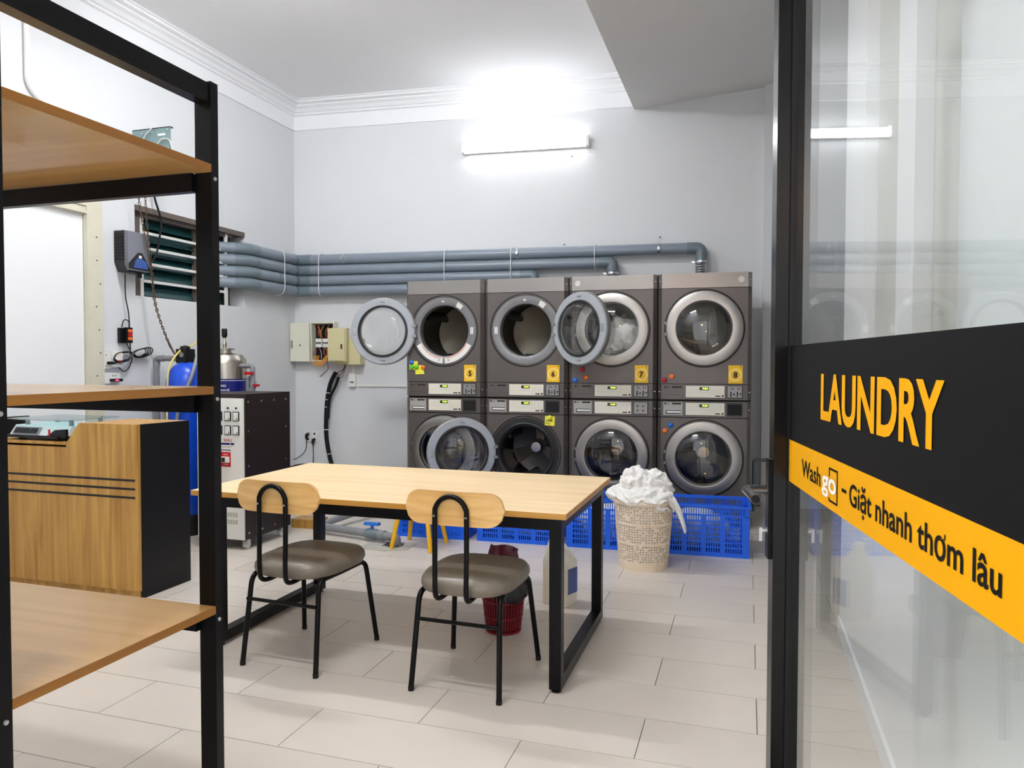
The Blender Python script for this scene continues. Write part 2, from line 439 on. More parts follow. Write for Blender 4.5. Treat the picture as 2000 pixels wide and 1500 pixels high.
obj('rail', db((.004,-.022,H2-.07),(W2,.046,H2), .003), 'door_black', dg)
obj('glass_pane', db((.004,-.006,.09),(W2,.004,H2-.07)), 'pane', dg)
obj('gasket', db((.004,-.01,.09),(.012,.012,H2-.07)), 'black_plastic', dg)
sg = obj('sign_band', db((.006,.005,1.139),(W2,.008,1.386)), 'sign_black', dg)
sy = obj('sign_band', db((.006,.005,1.029),(W2,.0085,1.139)), 'sign_yellow', dg)
def door_text(par, s, t0, z0, wdt, hgt, mat, bold, q=.0095):
    me = text_mesh(s, 1., wdt, hgt, bold, 'LEFT')
    o = obj('lettering', me, mat, par); o.location = (t0, q*SG, z0)
    # text x -> t, text y -> z, normal -> room side
    o.rotation_euler = (math.pi/2, 0, 0); return o
door_text(sg, 'LAUNDRY', .318, 1.214, .632, .103, 'sign_yellow', .030)
door_text(sy, 'Wash', .152, 1.064, .170, .042, 'sign_black', .014)
door_text(sy, 'go', .335, 1.050, .108, .046, 'sign_white', .022)
door_text(sy, '-', .482, 1.082, .03, .007, 'sign_black', .0)
door_text(sy, 'Giặt nhanh thơm lâu', .532, 1.052, .582, .060, 'sign_black', .016)
mb = MB()
for a_, b_ in (((.390,1.046),(.452,1.050)),((.390,1.114),(.452,1.118)),((.448,1.046),(.452,1.118)),((.390,1.098),(.394,1.118)),((.390,1.046),(.394,1.054))):
    y0, y1 = sorted((.0086*SG,.0098*SG)); mb.box((a_[0],y0,a_[1]),(b_[0],y1,b_[1]))
obj('lettering', mb.mesh(), 'sign_black', sy)
pl = obj('handle_plate', db((-.05,.046,.812),(-.012,.056,1.082), .003), 'black_metal', dg)
mb = MB(); mb.tube(fillet([(-.03,.056*SG,0.997),(-.03,.112*SG,0.997),(.12,.112*SG,0.997)], .012, 4), .0125, 14)
obj('lever', mb.mesh(smooth=True), 'chrome_dark', pl)
mb = MB(); mb.tube([(.1202,.112*SG,0.997),(.1215,.112*SG,0.997)], .0115, 14); obj('lever_end', mb.mesh(), 'dark_void', pl)
mb = MB(); mb.tube([(-.03,.056*SG,.887),(-.03,.068*SG,.887)], .009, 12); obj('lock_cylinder', mb.mesh(smooth=True), 'silver', pl)
obj('key', db((-.033,.068,.857),(-.027,.076,.894)), 'silver', pl)

# ------------------------------------------------------------ tube lights
def tube_light(name, label, loc, rot, L, mat, group=None):
    t = thing(name, label, 'light', loc, rot=rot, group=group)      # local: x along, -y out of the mount, z up
    obj('housing', B((-L/2,-.035,-.045),(L/2,0,.045), .004), 'white_plastic', t)
    me = MB().lathe([(0,-L/2+.02),(.04,-L/2+.02),(.04,L/2-.02),(0,L/2-.02)], 'x', 20, (0,-.045,0)).mesh(smooth=True)
    obj('tube', me, mat, t)
    for s in (-1, 1): obj('end_cap', B((s*(L/2-.012)-.014,-.09,-.05),(s*(L/2-.012)+.014,0,.05), .004), 'white_plastic', t)
    return t
tube_light('tube_light', 'glowing white tube light on the wall above the machines', WB(2.515,.002,3.485), (math.radians(0),0,TB), 1.27, 'tube_back')
tube_light('tube_light', 'added tube light, out of view under the ceiling near the entrance', (-1.45,1.45,ZC-.002), (math.pi/2,0,0), 1.25, 'added_front')  # out of view, added for brightness; position follows the chair and table shadows
tube_light('tube_light', 'added tube light, out of view under the ceiling above the work table', (-2.9,3.9,ZC-.002), (math.pi/2,0,0), 1.25, 'added_mid')  # added out of view to raise the room's brightness

# ------------------------------------------------------------ shelf rack in the foreground
def rack():
    t = thing('shelf_rack', 'tall black metal rack with three wooden shelves by the entrance', 'shelf', (-2.0,1.44,0))
    xa, xb, ya, yb = -2.66, -1.444, 1.10, 1.776
    def bx(n, a, b, m, bev=.0025): return obj(n, B(tuple(a[i]-(-2.0,1.44,0)[i] for i in range(3)), tuple(b[i]-(-2.0,1.44,0)[i] for i in range(3)), bev), m, t)
    for x0 in (xa, xb-.055):
        for y0 in (ya, yb-.03): bx('post', (x0,y0,0),(x0+.055,y0+.03,2.13),'black_metal')
    for x0 in (xa+.01, xb-.045):
        bx('side_rail', (x0,ya+.03,2.07),(x0+.04,yb-.03,2.125),'black_metal')
    for zt in (1.898,1.272,.642):
        bd = bx('shelf_board', (xa,ya+.031,zt-.022),(xb,yb-.031,zt),'wood_shelf', .001)
        for x0, x1 in ((xa-.0015,xa),(xb,xb+.0015)):
            e = obj('edge_band', B((x0+2.0,ya+.031-1.44,zt-.022),(x1+2.0,yb-.031-1.44,zt)), 'wood_shelf_edge', bd)
        for y0 in (ya+.019, yb-.045): bx('beam', (xa+.055,y0,zt-.075),(xb-.055,y0+.026,zt-.024),'black_metal')
    for y0 in (ya, yb-.03):
        for z in (1.86,1.235,.6): obj('bolt', MB().lathe([(0,0),(.006,0),(.005,.003),(0,.004)],'x',10,(xb+2.0,y0+.015-1.44,z)).mesh(), 'silver', t)
rack()

# ------------------------------------------------------------ counter and scale
t = thing('service_counter', 'wooden service counter with black side panel and three dark grooves', 'counter', (-3.9,3.51,0))
def C(a, b, bev=0.): return B((a[0]+3.9,a[1]-3.51,a[2]),(b[0]+3.9,b[1]-3.51,b[2]), bev)
cx0, cx1 = -4.56, -3.25
poly = [(cx0,.045),(cx1-.004,.045),(cx1-.004,.99),(-3.675,.99),(-3.77,.875),(-3.775,.845),(cx0,.845)]
mb = MB(); mb.prism([(x+3.9,z) for x, z in poly], 'y', 3.31-3.51, 3.33-3.51)
fp = obj('front_panel', mb.mesh(), 'wood_counter', t)
for z in (.674,.625,.576): obj('groove', C((cx0,3.308,z-.006),(cx1-.025,3.3101,z+.006)), 'ink', fp)
obj('plinth', C((cx0,3.325,0),(cx1-.012,3.345,.04)), 'wood_counter', t)
poly = [(3.33,0),(3.71,0),(3.71,.985),(3.33,.99)]
mb = MB(); mb.prism([(y-3.51,z) for y, z in poly], 'x', cx1-.02+3.9, cx1+3.9); obj('side_panel', mb.mesh(), 'counter_black', t)
mb = MB(); mb.prism([(y-3.51,z) for y, z in poly], 'x', cx0+3.9, cx0+.02+3.9); obj('side_panel', mb.mesh(), 'counter_black', t)
obj('low_top', C((cx0,3.312,.858),(-3.78,3.71,.876), .002), 'wood_counter', t)
obj('high_top', C((-3.675,3.33,.968),(cx1-.02,3.71,.986)), 'wood_counter', t)
obj('back_panel', C((cx0+.02,3.69,.05),(cx1-.02,3.708,.858)), 'wood_counter', t)
t = thing('weighing_scale', 'white digital weighing scale with glass tray on the counter', 'scale', (-4.02,3.5,.8762), math.radians(-2))
mb = MB(); mb.prism([(-.17,.03),(.17,.03),(.13,.085),(-.13,.085)], 'x', -.22, .24); obj('body', mb.mesh(bevel=.006, smooth=True), 'white_plastic', t)
obj('base', B((-.235,-.185,.014),(.19,.17,.03), .004), 'black_plastic', t)
mb = MB(); mb.prism([(.07,.02),(.245,.02),(.245,.072),(.16,.066),(.12,.042)], 'y', -.178, -.16); obj('side_cover', mb.mesh(), 'black_plastic', t)
mb = MB(); mb.quadbox([(-.2,-.172,.036),(.02,-.172,.036),(.02,-.165,.036),(-.2,-.165,.036),(-.195,-.150,.075),(.015,-.150,.075),(.015,-.143,.075),(-.195,-.143,.075)]); dp = obj('display', mb.mesh(), 'coin_grey', t)
for x0, x1 in ((-.185,-.065),(-.058,.0)):
    mb = MB(); mb.quadbox([(x0,-.1735,.042),(x1,-.1735,.042),(x1,-.165,.042),(x0,-.165,.042),(x0,-.1545,.07),(x1,-.1545,.07),(x1,-.143,.07),(x0,-.143,.07)]); obj('screen', mb.mesh(), 'ink', dp)
obj('red_mark', B((.11,-.181,.03),(.125,-.1782,.068)), 'red', t)
mb = MB(); mb.quadbox([(-.21,-.17,.118),(.25,-.17,.118),(.25,.17,.118),(-.21,.17,.118),(-.235,-.19,.126),(.275,-.19,.126),(.275,.19,.126),(-.235,.19,.126)]); obj('glass_tray', mb.mesh(bevel=.002), 'scale_glass', t)
for x in (-.16,.2):
    for y in (-.1,.1): obj('tray_post', MB().lathe([(0,.084),(.014,.084),(.012,.119),(0,.119)],'z',12,(x,y,0)).mesh(), 'coin_grey', t)
for x in (-.17,.17):
    for y in (-.13,.13): obj('foot', MB().lathe([(0,0),(.02,0),(.02,.014),(0,.014)],'z',12,(x,y,0)).mesh(), 'black_plastic', t)

# ------------------------------------------------------------ work table and chairs
t = thing('work_table', 'long light wood work table on a black square tube frame', 'table', (-1.583,3.345,0))
def T(a, b, bev=.002): return B((a[0]+1.583,a[1]-3.345,a[2]),(b[0]+1.583,b[1]-3.345,b[2]), bev)
tp = obj('table_top', T((-2.487,2.846,.716),(-.679,3.844,.74), .001), 'wood_table', t)
for a_, b_ in (((-2.487,2.8445,.716),(-.679,2.846,.7395)),((-2.487,3.844,.716),(-.679,3.8455,.7395)),((-.679,2.846,.716),(-.6775,3.844,.7395)),((-2.4885,2.846,.716),(-2.487,3.844,.7395))): obj('edge_band', T(a_,b_,0), 'wood_edge', tp)
for x in (-2.375,-.729):
    for y in (2.90,3.76):
        obj('leg', T((x-.025,y-.025,.015),(x+.025,y+.025,.716)), 'black_metal', t)
        obj('foot', MB().lathe([(0,0),(.02,0),(.02,.006),(.008,.008),(.008,.016),(0,.016)],'z',14,(x+1.583,y-3.345,0)).mesh(), 'black_plastic', t)
    obj('floor_rail', T((x-.025,2.925,.015),(x+.025,3.735,.065)), 'black_metal', t)
    obj('side_rail', T((x-.025,2.925,.666),(x+.025,3.735,.716)), 'black_metal', t)
for y in (2.90,3.76): obj('long_rail', T((-2.35,y-.02,.663),(-.754,y+.02,.713)), 'black_metal', t)

def chair(label, loc, rz):
    t = thing('dining_chair', label, 'chair', loc, rz, 'two chairs at the work table')
    # padded seat
    bm = bmesh.new(); N = 40; rings = []
    for f, z in ((.80,.400),(.96,.406),(1.0,.426),(.99,.446),(.93,.464),(.75,.476),(.4,.480)):
        r = []
        for k in range(N):
            a = 2*math.pi*k/N; c, s = math.cos(a), math.sin(a); e = 2/3.2
            r.append(bm.verts.new((.208*f*math.copysign(abs(c)**e,c)*(1+.05*s), .236*f*math.copysign(abs(s)**e,s), z)))
        rings.append(r)
    for i in range(len(rings)-1):
        for k in range(N): bm.faces.new((rings[i][k],rings[i][(k+1)%N],rings[i+1][(k+1)%N],rings[i+1][k]))
    bm.faces.new(rings[0][::-1]); bm.faces.new(rings[-1])
    m_ = MB(); m_.bm.free(); m_.bm = bm; obj('seat', m_.mesh(smooth=True), 'seat_leather', t)
    # wooden backrest: stadium plate, gently bowed
    m_ = MB(); W, Hh, th = .214, .068, .014; out = []
    for k in range(21): a = -math.pi/2+math.pi*k/20; out.append((W-Hh+Hh*math.cos(a), Hh*math.sin(a)))
    for k in range(21): a = math.pi/2+math.pi*k/20; out.append((-W+Hh+Hh*math.cos(a), Hh*math.sin(a)))
    # grid the stadium into columns so that it can bow
    xs = [-W+2*W*i/32 for i in range(33)]; F = []; Bk = []
    def half(x):
        d = abs(x)-(W-Hh)
        return Hh if d <= 0 else math.sqrt(max(Hh*Hh-d*d, 1e-7))
    for x in xs:
        h = half(x); yb = -.245+.035*(x/W)**2*-1+.0; yy = -.232-.0*x
        bow = -.02*(1-(x/W)**2)
        F.append([m_.bm.verts.new((x, -.222+bow-th, .762+h*q)) for q in (-1,-.5,0,.5,1)])
        Bk.append([m_.bm.verts.new((x, -.222+bow, .762+h*q)) for q in (-1,-.5,0,.5,1)])
    for i in range(32):
        for q in range(4):
            m_.bm.faces.new((F[i][q],F[i+1][q],F[i+1][q+1],F[i][q+1])); m_.bm.faces.new((Bk[i][q],Bk[i][q+1],Bk[i+1][q+1],Bk[i+1][q]))
        m_.bm.faces.new((F[i][0],Bk[i][0],Bk[i+1][0],F[i+1][0])); m_.bm.faces.new((F[i][4],F[i+1][4],Bk[i+1][4],Bk[i][4]))
    for i in (0, 32):
        for q in range(4): m_.bm.faces.new((F[i][q],F[i][q+1],Bk[i][q+1],Bk[i][q]))
    obj('backrest', m_.mesh(smooth=True), 'wood_back', t)
    # tube loop of the back
    P = [(-.062,-.14,.395),(-.064,-.22,.392),(-.066,-.262,.41),(-.067,-.27,.46),(-.068,-.268,.60)]
    P += [(.068*math.cos(a), -.268, .745+.068*math.sin(a)) for a in [math.pi-math.pi*k/10 for k in range(11)]]
    P += [(.068,-.268,.60),(.067,-.27,.46),(.066,-.262,.41),(.064,-.22,.392),(.062,-.14,.395)]
    obj('back_loop', MB().tube(P, .0105, 12, smooth=3).mesh(smooth=True), 'black_metal', t)
    for sx in (-1, 1): obj('screw', MB().lathe([(0,0),(.005,0),(.004,-.003),(0,-.003)],'y',10,(sx*.068,-.2785,.735)).mesh(), 'silver', t)
    for sx in (-1, 1):
        for sy, fx, fy in ((-1,.192,-.235),(1,.209,.235)):
            P = fillet([(sx*fx,fy,.006),(sx*.176,sy*.185,.398),(sx*.172,0,.394)], .05, 8)
            lg = obj('leg', MB().tube(P, .0115, 12).mesh(smooth=True), 'black_metal', t)
            obj('foot_cap', MB().lathe([(0,0),(.0125,0),(.0125,.018),(0,.018)],'z',12,(sx*fx*.998,fy*.998,0)).mesh(), 'black_plastic', lg)
    obj('stretcher', MB().tube([(-.183,-.211,.292),(.183,-.211,.292)], .008, 10).mesh(smooth=True), 'black_metal', t)
    obj('cross_bar', MB().tube([(-.172,-.13,.393),(.172,-.13,.393)], .009, 10).mesh(smooth=True), 'black_metal', t)
    return t
chair('dark grey padded chair with wooden backrest in front of the red bin', (-1.100,2.957,0), math.radians(-1.5))
chair('dark grey padded chair with wooden backrest beside the black rack post', (-1.915,2.957,0), math.radians(-3))

# ------------------------------------------------------------ washing machines and dryers
PW, UH = .7456, 1.0347
CACHE = {}
def shared(key, fn):
    if key not in CACHE: CACHE[key] = fn()
    return CACHE[key]
hw, fwid = .369, .338
def front_panel(z0, z1, zc, R):
    """flat front with a round opening"""
    mb = MB(); N = 64; inner = []; outer = []
    def rect(a):
        c, s = math.cos(a), math.sin(a)
        k = min(fwid/abs(c) if abs(c) > 1e-6 else 9, ((z1-zc) if s > 0 else (zc-z0))/abs(s) if abs(s) > 1e-6 else 9)
        return (c*k, zc+s*k)
    angs = sorted([2*math.pi*k/N for k in range(N)]+[math.atan2(zz-zc, xx) % (2*math.pi) for xx in (-fwid,fwid) for zz in (z0,z1)])
    for a in angs:
        inner.append(mb.bm.verts.new((R*math.cos(a),-.012,zc+R*math.sin(a)))); x, z = rect(a); outer.append(mb.bm.verts.new((x,-.012,z)))
    n = len(angs); back = [mb.bm.verts.new((v.co.x,.03,v.co.z)) for v in inner]
    for i in range(n):
        j = (i+1) % n
        mb.bm.faces.new((inner[i],inner[j],outer[j],outer[i])); mb.bm.faces.new((inner[i],back[i],back[j],inner[j]))
    for s in (-1, 1):   # chamfered upright edges
        mb.quadbox([(s*fwid,-.012,z0),(s*hw,.03,z0),(s*hw,.06,z0),(s*fwid,.06,z0),(s*fwid,-.012,z1),(s*hw,.03,z1),(s*hw,.06,z1),(s*fwid,.06,z1)])
    return mb.mesh()
def strip(z0, z1, y=-.012, bev=.002):
    mb = MB(); mb.prism([(-hw,.06),(-hw,.03),(-fwid,y),(fwid,y),(hw,.03),(hw,.06)], 'z', z0, z1); return mb.mesh()
def shell(z0, z1, zc):
    mb = MB(); t = .004
    mb.box((-hw,.06,z0),(-hw+t,.77,z1)).box((hw-t,.06,z0),(hw,.77,z1)).box((-hw,.06,z1-t),(hw,.77,z1)).box((-hw,.06,z0),(hw,.77,z0+t)).box((-hw,.766,z0),(hw,.77,z1))
    return mb.mesh()
def door_outer(): return MB().lathe([(.303,.004),(.303,-.026),(.298,-.032),(.228,-.046),(.222,-.044),(.219,-.030),(.219,.004)], 'y', 64, closed=True).mesh(smooth=True)
def door_inner(): return MB().lathe([(.298,.004),(.298,.020),(.292,.026),(.235,.026),(.228,.018),(.215,.016),(.215,.004)], 'y', 64, closed=True).mesh(smooth=True)
def door_rim(): return MB().lathe([(.228,.0262),(.232,.034),(.222,.036),(.212,.03),(.212,.0262)], 'y', 64, closed=True).mesh(smooth=True)
def door_bowl(): return MB().lathe([(.222,.0),(.205,.03),(.195,.07),(.18,.10),(.15,.112),(.0,.118)], 'y', 56).mesh(smooth=True)
def door_pane(): return MB().lathe([(.224,-.034),(.20,-.046),(.15,-.060),(.08,-.069),(.0,-.072)], 'y', 56).mesh(smooth=True)
def drum_mesh(dep=.52): return MB().lathe([(.232,.045),(.262,.055),(.268,.07),(.268,.07+dep)], 'y', 56).mesh(smooth=True)
def drum_back(dep=.52): return MB().lathe([(.268,.07+dep),(.26,.075+dep),(.0,.08+dep)], 'y', 48).mesh(smooth=True)
def paddles():
    mb = MB(); pts = []
    for y in (.12,.55):
        for x, z in ((.268,-.05),(.20,-.012),(.20,.012),(.268,.05)): pts.append((x,y,z))
    mb.quadbox([pts[0],pts[1],pts[5],pts[4],pts[3],pts[2],pts[6],pts[7]])
    return mb.mesh()
def spokes():
    mb = MB()
    for k in range(3):
        a = math.radians(-35+120*k); u = Vector((math.cos(a),0,math.sin(a))); v = Vector((-math.sin(a),0,math.cos(a)))
        q = [u*.03+v*-.03,u*.26+v*-.07,u*.26+v*.07,u*.03+v*.03]
        mb.quadbox([(p.x,.585,p.z) for p in q]+[(p.x,.555,p.z) for p in q])
    return mb.mesh(bevel=.008, smooth=True)
def port_ring(): return MB().lathe([(.302,-.002),(.296,-.010),(.24,-.014),(.228,-.006),(.222,.02),(.222,.05),(.232,.06)], 'y', 64).mesh(smooth=True)
def groove(): return MB().lathe([(.302,.028),(.318,-.0125),(.309,-.0135),(.30,.0)], 'y', 64).mesh(smooth=True)
def add_door(t, zc, hinge, ang, glassmat, latch=True):
    hx = -.28 if hinge == 'L' else .28
    dr = bpy.data.objects.new('door', None); COL.objects.link(dr); dr.parent = t
    hy = -.03 if ang else -.012
    dr.location = (hx, hy, zc); dr.rotation_euler = (0,0,math.radians(ang))
    o = (-hx, (-.0 if not ang else .0), 0)
    obj('door_ring', shared('door_outer', door_outer), 'door_steel', dr, o)
    obj('door_back', shared('door_inner', door_inner), 'door_grey', dr, o)
    obj('door_seal', shared('door_rim', door_rim), 'gasket', dr, o)
    obj('glass_bowl', shared('door_bowl', door_bowl), 'door_glass', dr, o)
    obj('glass_front', shared('door_pane', door_pane), glassmat, dr, o)
    s = -1 if hinge == 'L' else 1
    for dz in (-.045,.045): obj('hinge', B((s*.012-.02,-.006,dz-.012),(s*.012+.02,.034,dz+.012), .003), 'coin_grey', dr)
    obj('latch', B((-hx-s*.262-.012,.026,-.03),(-hx-s*.262+.012,.031,.03), .002), 'silver', dr)
    for dz in (-.262,.262): obj('clip', B((-hx-.022,.026,dz-.006),(-hx+.022,.031,dz+.006), .002), 'coin_grey', dr)
    return dr
def control(t, kind, coin):
    z0, z1 = (.006,.134) if kind == 'dryer' else (.897,1.030)
    cs = obj('control_strip', shared('strip'+kind, lambda: strip(z0+.002, z1-.002, -.016)), 'machine', t)
    zb = z0+.020; zt = z1-.014; y = -.0165
    dp = obj('display_panel', B((-.141,y-.004,zb),(.163,y,zt), .002), 'panel_cream', t)
    obj('screen', B((-.033,y-.006,zt-.034),(.041,y-.003,zt-.010), .001), 'led_dark', dp)
    obj('readout', text_mesh('PUSH', 1., .042, .013, .02), 'led_green', dp, (.012,y-.0065,zt-.0215), (math.pi/2,0,0))
    mb = MB()
    for i in range(3): mb.box((-.115+.028*i,y-.0048,zt-.030),(-.098+.028*i,y-.0035,zt-.0285))
    for i in range(4):
        for j in range(2): mb.box((.066+.045*j,y-.0048,zt-.022-.014*i),(.098+.045*j,y-.0035,zt-.0205-.014*i))
    mb.box((-.13,y-.0048,zt-.055),(.05,y-.0035,zt-.054)); mb.box((.056,y-.0048,zb+.006),(.0572,y-.0035,zt-.006))
    obj('print', mb.mesh(), 'panel_line', dp)
    obj('button', MB().disc(.008,'y',(.149,y-.006,zb+.014),.003,14).mesh(), 'ink', dp)
    obj('print_bar', B((.092,y-.0048,zb+.008),(.13,y-.0035,zb+.017)), 'ink', dp)
    # maker's mark: a dot and two letters
    if kind == 'dryer':
        obj('logo_dot', MB().disc(.008,'y',(-.305,y-.0015,zt-.012),.0015,14).mesh(), 'ink', t)
        obj('logo', text_mesh('LG', 1., .022, .013, .02), 'ink', t, (-.282,y-.0015,zt-.012), (math.pi/2,0,0))
        obj('name_bar', B((-.25,y-.0012,zt-.018),(-.172,y,zt-.004)), 'ink', t)
        obj('groove_line', B((-.31,y-.001,zb+.018),(-.175,y,zb+.0195)), 'ink', t)
    else:
        dw = obj('detergent_drawer', B((-.32,y-.005,zb-.004),(-.165,y,zt+.004), .003), 'drawer_grey', t)
        obj('drawer_handle', B((-.30,y-.0056,zb+.008),(-.18,y-.004,zb+.036)), 'ink', dw)
        obj('handle_lip', B((-.292,y-.010,zb+.016),(-.18,y-.005,zb+.030), .002), 'white_plastic', dw)
        obj('logo_dot', MB().disc(.008,'y',(-.305,y-.0065,zt-.008),.0015,14).mesh(), 'ink', dw)
        obj('logo', text_mesh('LG', 1., .022, .013, .02), 'ink', dw, (-.282,y-.0065,zt-.008), (math.pi/2,0,0))
        obj('name_bar', B((-.25,y-.0062,zt-.014),(-.178,y-.005,zt-.001)), 'ink', dw)
    fr = obj('coin_frame', B((.180,y-.005,zb-.004),(.302,y,zt+.003), .003), 'machine_side', t)
    if coin == 'slot': obj('coin_opening', B((.188,y-.0058,zb+.006),(.296,y-.004,zt-.010)), 'dark_void', fr)
    else:
        pl = obj('coin_plate', B((.186,y-.0075,zb+.002),(.296,y-.005,zt-.001), .002), 'coin_grey', fr)
        if coin == 'ones':
            for dx in (.212,.262):
                obj('print', text_mesh('1', 1., None, .042, .045), 'ink', pl, (dx,y-.0085,zb+.028), (math.pi/2,0,0))
                obj('print', text_mesh('1', 1., None, .024, .02), 'ink', pl, (dx+.004,y-.0085,zt-.020), (math.pi/2,0,0))
            for dx, up_ in ((.236,1),(.285,-1)):
                mb = MB(); mb.prism([(dx-.010,zb+.030-up_*.008),(dx+.010,zb+.030-up_*.008),(dx,zb+.030+up_*.010)], 'y', y-.0085, y-.0074); obj('print', mb.mesh(), 'ink', pl)
                obj('print', MB().disc(.005,'y',(dx-.006,y-.0085,zt-.02),.001,10).mesh(), 'ink', pl)
        else:
            for dx in (.216,.262):
                for dz in (.03,.066):
                    obj('print', text_mesh('x', 1., .02, .016, .03), 'ink', pl, (dx,y-.0085,zb+dz), (math.pi/2,0,0))
    for s in (-1, 1): obj('screw', MB().lathe([(0,0),(.005,0),(.004,-.003),(0,-.003)],'y',8,(s*.352,.004,(z0+z1)/2)).mesh(), 'silver', t)
def washer(i, label, coin, door):
    p = WM(PW*i+PW/2, 0, 0)
    t = thing('washing_machine', label, 'washing machine', p, TM, 'four washing machines')
    zc = .566
    obj('body', shared('wshell', lambda: shell(.03,1.033,zc)), 'machine_side', t)
    obj('front_panel', shared('wfront', lambda: front_panel(.05,.893,zc,.300)), 'machine', t)
    obj('kick_panel', shared('wkick', lambda: strip(.03,.048)), 'machine_side', t)
    for sx in (-.3,.3):
        for y in (.1,.7): obj('foot', shared('mfoot', lambda: MB().lathe([(0,0),(.03,0),(.03,.012),(.012,.014),(.012,.031),(0,.031)],'z',14).mesh()), 'black_plastic', t, (sx,y,0))
    control(t, 'washer', coin)
    dm = obj('drum', shared('drum', drum_mesh), 'drum_dark', t, (0,0,zc))
    obj('drum_back', shared('drum_back', drum_back), 'drum_dark', dm)
    for k in range(3): obj('paddle', shared('paddles', paddles), 'drum', dm, (0,0,0), (0,math.radians(-25-120*k),0))
    obj('spider', shared('spokes', spokes), 'drum', dm)
    obj('hub', shared('hub', lambda: MB().lathe([(.0,.40),(.046,.402),(.052,.41),(.054,.45),(.07,.585)],'y',32).mesh(smooth=True)), 'hub_gold_glint' if door != 'open' else 'silver', dm)
    obj('port_groove', shared('groove', groove), 'black_plastic', t, (0,0,zc))
    obj('port_ring', shared('port', port_ring), 'gasket' if door == 'open' else 'port_grey', t, (0,0,zc))
    if door == 'open':
        obj('seal', shared('seal', lambda: MB().lathe([(.255,-.0145),(.262,-.022),(.25,-.028),(.235,-.022),(.222,.0),(.215,.045),(.225,.06)],'y',56).mesh(smooth=True)), 'gasket', t, (0,0,zc))
        obj('catch', B((.255,-.018,zc-.03),(.285,-.013,zc+.03), .002), 'ink', t)
        add_door(t, zc, 'L', -153, 'door_glass')
    else: add_door(t, zc, 'L' if i else 'L', 0, 'door_glass_dark')
    return t
def dryer(i, num, label, coin, door, hinge, ang, sticker):
    p = WM(PW*i+PW/2, 0, UH+.0005)
    t = thing('tumble_dryer', label, 'dryer', p, TM, 'four tumble dryers')
    zc = .587
    obj('body', shared('dshell', lambda: shell(.0,1.033,zc)), 'machine_side', t)
    obj('front_panel', shared('dfront', lambda: front_panel(.136,.911,zc,.300)), 'machine', t)
    obj('top_panel', shared('dtop', lambda: strip(.915,1.033,-.014)), 'machine_top', t)
    control(t, 'dryer', coin)
    dm = obj('drum', shared('drum', drum_mesh), 'drum', t, (0,0,zc))
    obj('drum_back', shared('drum_back', drum_back), 'drum_end', dm)
    for k in range(3): obj('paddle', shared('paddles', paddles), 'drum_dark', dm, (0,0,0), (0,math.radians(-25-120*k),0))
    obj('port_groove', shared('groove', groove), 'black_plastic', t, (0,0,zc))
    pr = obj('port_ring', shared('port', port_ring), 'port_grey', t, (0,0,zc))
    if door == 'open':
        s = 1 if hinge == 'L' else -1
        lp = obj('latch_plate', B((s*.262-.013,-.017,-.03),(s*.262+.013,-.012,.03), .002), 'white_plastic', pr)
        for dz in (-.02,0,.02): obj('screw', MB().disc(.004,'y',(s*.262,-.0185,dz),.0015,8).mesh(), 'ink', lp)
        mb = MB(); mb.lathe([(.242,-.0155),(.285,-.0135)], 'y', 4, arc=(math.radians(62),math.radians(50))); obj('sticker', mb.mesh(), 'sticker_white', pr)
        obj('sticker', B((-.018,-.0155,.252),(.006,-.0145,.268)), 'sticker_white', pr)
        if num == '5':
            for a0, a1 in ((207,268),(272,333)):
                mb = MB(); mb.lathe([(.236,-.0165),(.288,-.0145)], 'y', 16, arc=(math.radians(a0),math.radians(a1))); q = obj('notice_sticker', mb.mesh(), 'white_plastic', pr)
                mb = MB(); mb.lathe([(.240,-.0172),(.246,-.0168)], 'y', 16, arc=(math.radians(a0+3),math.radians(a1-3))); obj('print', mb.mesh(), 'orange', q)
        for dx in (-.045,.045): obj('screw', MB().disc(.007,'y',(dx,-.018,-.258),.002,10).mesh(), 'coin_grey', pr)
    dr = add_door(t, zc, hinge, ang, 'door_glass' if door == 'open' or num == '7' else 'door_glass_dark')
    for s in (-1, 1):
        for z in (.975,.07): obj('screw', MB().lathe([(0,0),(.005,0),(.004,-.003),(0,-.003)],'y',8,(s*.355,.006,z)).mesh(), 'silver', t)
    # yellow number card
    cd = obj('number_card', shared('card', lambda: B((-.055,-.003,-.073),(.055,0,.073), .0015)), 'card_yellow', t, (.246,-.0135,.214))
    obj('card_ring', shared('cring', lambda: MB().lathe([(.041,-.0035),(.050,-.0035),(.050,-.0028),(.041,-.0028)],'y',32,closed=True).mesh()), 'card_cream', cd, (0,0,-.004))
    obj('number', text_mesh(num, 1., None, .048, .045), 'ink', cd, (0,-.0042,-.004), (math.pi/2,0,0))
    obj('hole', MB().disc(.005,'y',(.04,-.0035,.062),.001,10).mesh(), 'ink', cd)
    if sticker: 
        me = MB().disc(.024,'y',(0,0,0),.001,24).mesh()
        obj('sticker', me, 'sticker_white', t, (sticker, -.0152, .975))
    return t
washer(0, 'dark grey washing machine below dryer five with its door shut', 'slot', 'shut')
washer(1, 'dark grey washing machine below dryer six with its door swung open', 'slot', 'open')
washer(2, 'dark grey washing machine below dryer seven with grey coin plate', 'marks', 'shut')
washer(3, 'dark grey washing machine below dryer eight, door shut, two magnets', 'slot', 'shut')
dryer(0, '5', 'dark grey tumble dryer with sticky notes, white notice ring and open door', 'ones', 'open', 'L', -174, None)
dryer(1, '6', 'dark grey tumble dryer numbered six, its open door overlapping the next dryer', 'ones', 'open', 'R', 146, None)
dryer(2, '7', 'dark grey tumble dryer numbered seven holding white laundry', 'ones', 'shut', 'L', 0, -.29)
dryer(3, '8', 'dark grey tumble dryer numbered eight with shut door and torn sticker', 'ones', 'shut', 'L', 0, .285)
